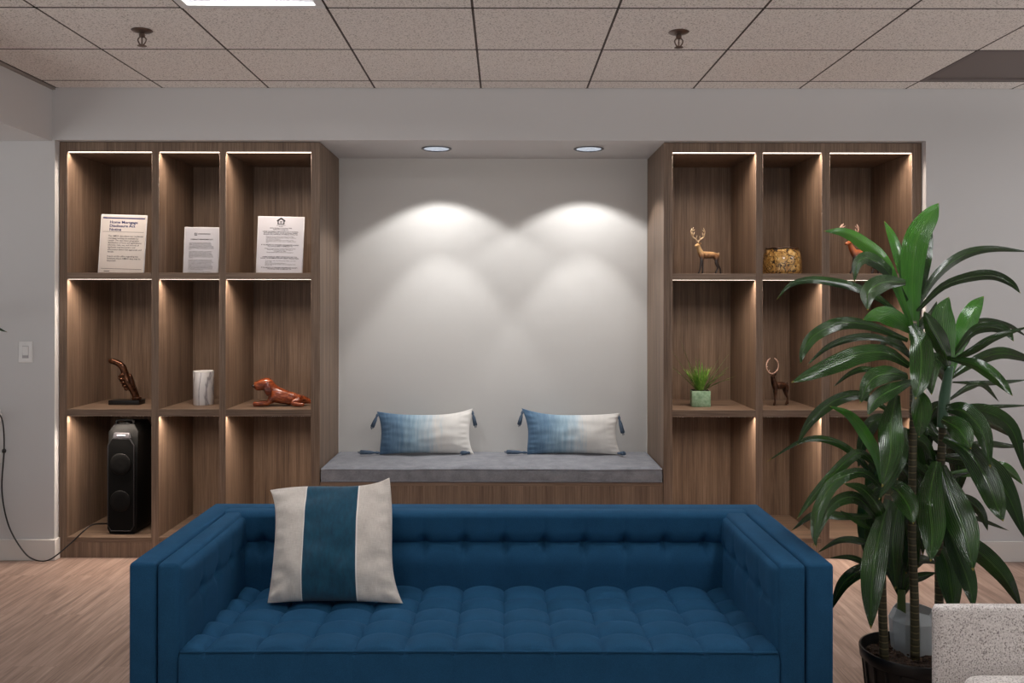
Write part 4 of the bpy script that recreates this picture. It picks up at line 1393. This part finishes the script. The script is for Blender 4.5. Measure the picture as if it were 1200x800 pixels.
# second crown, shorter cane
cane([(1101, 775, .03), (1101, 690, .03), (1101, 600, .02), (1104, 520, .0), (1107, 470, 0), (1112, 425, 0)], [.0145, .0145, .0135, .013, .0135, .012], [
    ([(1113, 440), (1107, 392), (1105, 366), (1112, 347)], 28, (-.02, -.04), .1, 1),
    ([(1114, 436), (1130, 386), (1142, 361), (1153, 346)], 24, (.0, .08), .5, 1),
    ([(1117, 420), (1126, 396), (1134, 378), (1141, 366)], 22, (.05, .15), .3),
    ([(1119, 398), (1145, 376), (1180, 380), (1204, 394)], 8, (.03, .1), .5),
    ([(1118, 414), (1140, 388), (1162, 382), (1180, 388), (1188, 399)], 15, (-.02, -.12), .5),
    ([(1116, 422), (1140, 410), (1165, 395), (1208, 381)], 11, (0, -.14), .5),
    ([(1114, 442), (1140, 424), (1170, 413), (1195, 417), (1216, 426)], 16, (0, .06), .4),
    ([(1115, 420), (1145, 427), (1170, 444), (1187, 463)], 17, (-.03, -.22), .4),
    ([(1112, 468), (1135, 453), (1152, 450), (1171, 470)], 9, (.02, .1), .5),
    ([(1116, 447), (1160, 448), (1206, 444)], 7, (.02, .15), .5),
    ([(1112, 428), (1104, 404), (1092, 382), (1083, 364)], 22, (-.03, -.16), .3),
    ([(1110, 432), (1096, 420), (1090, 440), (1092, 462)], 20, (-.02, -.2), .3),
    ([(1106, 478), (1130, 481), (1152, 506), (1161, 547)], 24, (-.03, -.2), .2),
    ([(1104, 490), (1125, 503), (1138, 525)], 28, (-.05, -.22), .2),
    ([(1112, 478), (1155, 481), (1186, 502), (1201, 552)], 20, (0, -.08), .4),
    ([(1108, 482), (1160, 494), (1206, 520)], 14, (.04, .16), .5),
    ([(1106, 524), (1150, 519), (1175, 521), (1198, 523)], 9, (.03, .12), .5),
    ([(1110, 482), (1160, 476), (1208, 474)], 6, (.03, .1), .5),
    ([(1106, 512), (1135, 528), (1156, 560), (1168, 590), (1176, 610)], 31, (-.04, -.24), .15),
    ([(1108, 555), (1145, 552), (1172, 547), (1186, 553), (1199, 567)], 16, (.03, .1), .3, 1),
    ([(1106, 535), (1155, 545), (1180, 576), (1203, 632)], 28, (.0, -.1), .2),
    ([(1103, 545), (1118, 588), (1132, 625), (1141, 668)], 37, (-.04, -.22), .1),
    ([(1098, 540), (1090, 582), (1093, 622), (1091, 657)], 33, (-.05, -.26), .1),
    ([(1104, 600), (1120, 640), (1135, 680), (1142, 712)], 24, (-.02, -.14), .2),
    ([(1106, 575), (1135, 585), (1150, 600), (1158, 621)], 14, (.03, .05), .3),
    ([(1110, 600), (1140, 605), (1160, 612), (1183, 621)], 6, (.05, .1), .4),
    ([(1104, 625), (1140, 640), (1175, 672), (1198, 712)], 25, (.03, .02), .2),
    ([(1102, 640), (1110, 660), (1115, 690), (1119, 722)], 29, (.02, -.05), .1),
    ([(1100, 510), (1085, 500), (1080, 520), (1088, 545)], 22, (.03, .1), .3),
    ([(1100, 560), (1080, 540), (1065, 548), (1050, 580)], 22, (.03, .12), .3),
    ([(1104, 560), (1085, 575), (1060, 580), (1035, 612)], 18, (.03, .12), .3),
    ([(1103, 600), (1120, 598), (1130, 630), (1128, 660)], 26, (.05, .12), .3),
    ([(1102, 530), (1088, 540), (1078, 575), (1080, 615)], 26, (.05, .12), .2),
    ([(1104, 500), (1118, 520), (1124, 550), (1120, 585)], 24, (.05, .14), .2),
    ([(1103, 520), (1092, 505), (1082, 500), (1070, 520)], 16, (.04, .1), .4),
    ([(1102, 575), (1096, 610), (1104, 650), (1108, 690)], 26, (.05, .1), .2),
    ([(1106, 470), (1094, 480), (1088, 505), (1090, 530)], 18, (.04, .12), .3),
], green=([(1104, 500, -.02), (1107, 465, -.02), (1113, 428, -.02)], [.0165, .0185, .0125]))
# cane with the lower crown over the sofa arm
cane([(1037, 775, -.05), (1034, 690, -.05), (1034, 640, -.05), (1040, 590, -.03), (1050, 520, 0), (1052, 480, 0)], [.0155, .0145, .014, .0135, .012, .009], [
    ([(1048, 484), (1012, 463), (985, 466), (960, 482), (945, 500), (934, 522)], 15, (0, .05), .4),
    ([(1036, 575), (1029, 536), (1012, 505), (995, 485), (972, 475)], 15, (-.05, -.1), .3, 1),
    ([(1036, 578), (1020, 552), (1003, 533), (985, 520), (960, 513), (935, 518), (898, 541)], 10, (0, .1), .4),
    ([(1038, 560), (1016, 534), (1000, 533), (972, 560), (950, 585), (934, 608)], 14, (.0, -.1), .4),
    ([(1038, 575), (1012, 553), (980, 563), (960, 595), (955, 622), (957, 641)], 16, (-.05, -.2), .3),
    ([(1036, 605), (990, 604), (955, 602), (928, 621)], 11, (.05, .15), .4),
    ([(1035, 622), (1032, 598), (1012, 573), (989, 566)], 15, (-.04, -.15), .4),
    ([(1036, 618), (1012, 588), (994, 582), (972, 596), (953, 640)], 16, (-.03, -.16), .3),
    ([(1036, 628), (1005, 610), (984, 597)], 7, (-.03, -.1), .5),
    ([(1036, 645), (1012, 634), (985, 632), (958, 647)], 9, (0, .1), .4),
    ([(1034, 672), (1012, 658), (995, 652), (972, 653)], 8, (0, .05), .4),
    ([(1042, 585), (1028, 640), (1022, 690), (1021, 736)], 30, (-.06, -.2), .1),
    ([(1036, 660), (1008, 668), (988, 684), (973, 716)], 17, (.02, .14), .2),
    ([(1055, 580), (1047, 630), (1050, 690)], 24, (.0, -.02), .2),
    ([(1050, 462), (1044, 498), (1044, 530), (1034, 570)], 30, (-.05, -.26), .1),
    ([(1034, 565), (1052, 574), (1065, 592), (1071, 613)], 28, (-.06, -.28), .2),
    ([(1060, 500), (1056, 530), (1045, 556), (1030, 585)], 18, (-.04, -.2), .2),
    ([(1048, 500), (1070, 510), (1085, 520), (1098, 545)], 16, (0, .02), .4),
    ([(1046, 520), (1075, 545), (1100, 560), (1140, 552)], 12, (.02, .02), .4),
    ([(1036, 600), (1058, 610), (1066, 640), (1062, 672)], 26, (.02, .06), .2),
    ([(1040, 560), (1020, 580), (1014, 620), (1018, 660)], 22, (.04, .12), .2),
    ([(1052, 505), (1070, 520), (1078, 550), (1074, 590)], 26, (.03, .08), .2),
    ([(1048, 540), (1066, 560), (1080, 600), (1082, 650)], 26, (.04, .10), .15),
    ([(1042, 575), (1058, 585), (1070, 620), (1076, 665)], 22, (.03, .08), .2),
    ([(1050, 490), (1026, 492), (1012, 515), (1006, 548)], 18, (.03, .12), .3),
    ([(1046, 530), (1030, 545), (1024, 580), (1030, 620)], 24, (.04, .14), .2),
])
# short shoot behind
cane([(1058, 760, .08), (1057, 715, .08), (1057, 690, .08)], [.015, .0145, .013], [
    ([(1056, 700), (1048, 676), (1040, 664), (1026, 650)], 13, (.08, .1), .3),
    ([(1057, 695), (1056, 660), (1050, 630)], 17, (.08, .12), .3),
    ([(1058, 698), (1068, 680), (1082, 674), (1098, 670)], 12, (.08, .06), .3),
    ([(1058, 692), (1064, 668), (1080, 655), (1100, 660)], 15, (.08, .14), .3),
    ([(1058, 690), (1062, 660), (1070, 640)], 16, (.08, .1), .3),
], mat=plain('young_cane', (74, 96, 46), 0.5))

# plant standing outside the picture, only a leaf tip reaches in
q = Vector((-3.15, 4.7, 0))
t = thing('potted_dracaena', 'dark green leaf tip of a plant reaching in above the outlet', 'potted plant', q)
b = NB(); lathe(b, [(0, 0), (.13, 0), (.17, .34), (.165, .35), (.155, .33), (0, .31)], 40, cap=False); obj('pot', b, plain('grey_planter', (120, 118, 116), 0.5), t, 60)
b = NB(); tube(b, [(0, 0, .30), (.02, 0, .8), (0, 0, 1.25)], [.018, .016, .012], 12, 20); obj('cane', b, CANE, t, 180)
fo = Foliage()
tip = at(9, 390, 4.72)
fo.leaf([q + Vector((0, 0, 1.22)), q + Vector((.16, .02, 1.36)), q + Vector((.36, .02, 1.39)), tip], .042, .3)
for k in range(11):
    a = 2.1 + k * .36
    d = Vector((math.cos(a), math.sin(a) * .8, 0))
    fo.leaf([q + Vector((0, 0, 1.2)), q + d * .14 + Vector((0, 0, 1.38)), q + d * .3 + Vector((0, 0, 1.40)), q + d * .42 + Vector((0, 0, 1.28))], .05, .3)
fo.build('foliage', LEAF, t, q)

# ------------------------------------------------------------------ speckled armchair
m = Mat('speckled_boucle', (190, 180, 174), 0.95)
v = m.coord()
sp1 = m.noise(v, 230, 2, 0.7)
c = m.ramp(sp1, [(0.35, (104, 94, 92)), (0.43, (206, 198, 194)), (0.62, (236, 230, 227))])
m.color(c)
m.b.inputs['Sheen Weight'].default_value = 0.3
m.bump(sp1, 0.5, .003)
BOUCLE = m.m
cx0, cx1, cyb = 1.268, 2.02, 2.60
t = thing('armchair', 'speckled off-white boucle armchair standing in front of the black plant pot', 'armchair', ((cx0 + cx1) / 2, 2.3, 0))
ox, oy = t.location.x, t.location.y
hw = (cx1 - cx0) / 2
def chair_back(u, v):
    """closed rounded slab section swept across the width"""
    x = (u * 2 - 1)
    zt = .612 - .012 * abs(x + .6) ** 2 * .6
    zb = .17
    a = v * 2 * PI
    n = .32
    ca, sa = math.cos(a), math.sin(a)
    yy = math.copysign(abs(ca) ** n, ca) * .024
    zz = math.copysign(abs(sa) ** n, sa) * (zt - zb) / 2 + (zt + zb) / 2
    e = max(0, abs(x) - .955) / .045
    k = math.sqrt(max(0, 1 - e * e))
    yy *= (.25 + .75 * k)
    zz = zb + (zz - zb) * (.975 + .025 * k)
    taper = 1 - .018 * (zt - zz) / .44
    return (x * hw * taper, yy + (cyb + .02 - oy) - .10 * max(0, x - .2) ** 2 * .6 - .02 * (zz - .6), zz)
bk = grid_mesh('backrest', 60, 56, chair_back, BOUCLE, t)
b = NB(); b.from_mesh(bk.data); bmesh.ops.remove_doubles(b, verts=b.verts[:], dist=.0003)
bmesh.ops.holes_fill(b, edges=[e for e in b.edges if e.is_boundary], sides=0)
bmesh.ops.recalc_face_normals(b, faces=b.faces[:]); b.to_mesh(bk.data); b.free()
bk.data.polygons.foreach_set('use_smooth', [True] * len(bk.data.polygons))
b = NB(); box(b, -hw + .055, hw - .055, 1.92 - oy, cyb - .012 - oy, .26, .432, .045, 5); obj('seat_cushion', b, BOUCLE, t, 60)
b = NB(); box(b, -hw + .05, hw - .05, 1.95 - oy, cyb - .01 - oy, .17, .262, .02, 3); obj('seat_base', b, BOUCLE, t, 60)
for sx in (-1, 1):
    for yy in (1.99, 2.54):
        b = NB(); lathe(b, [(.012, 0), (.019, .18)], 14, (sx * (hw - .1), yy - oy, 0)); obj('leg', b, LEGM, t)
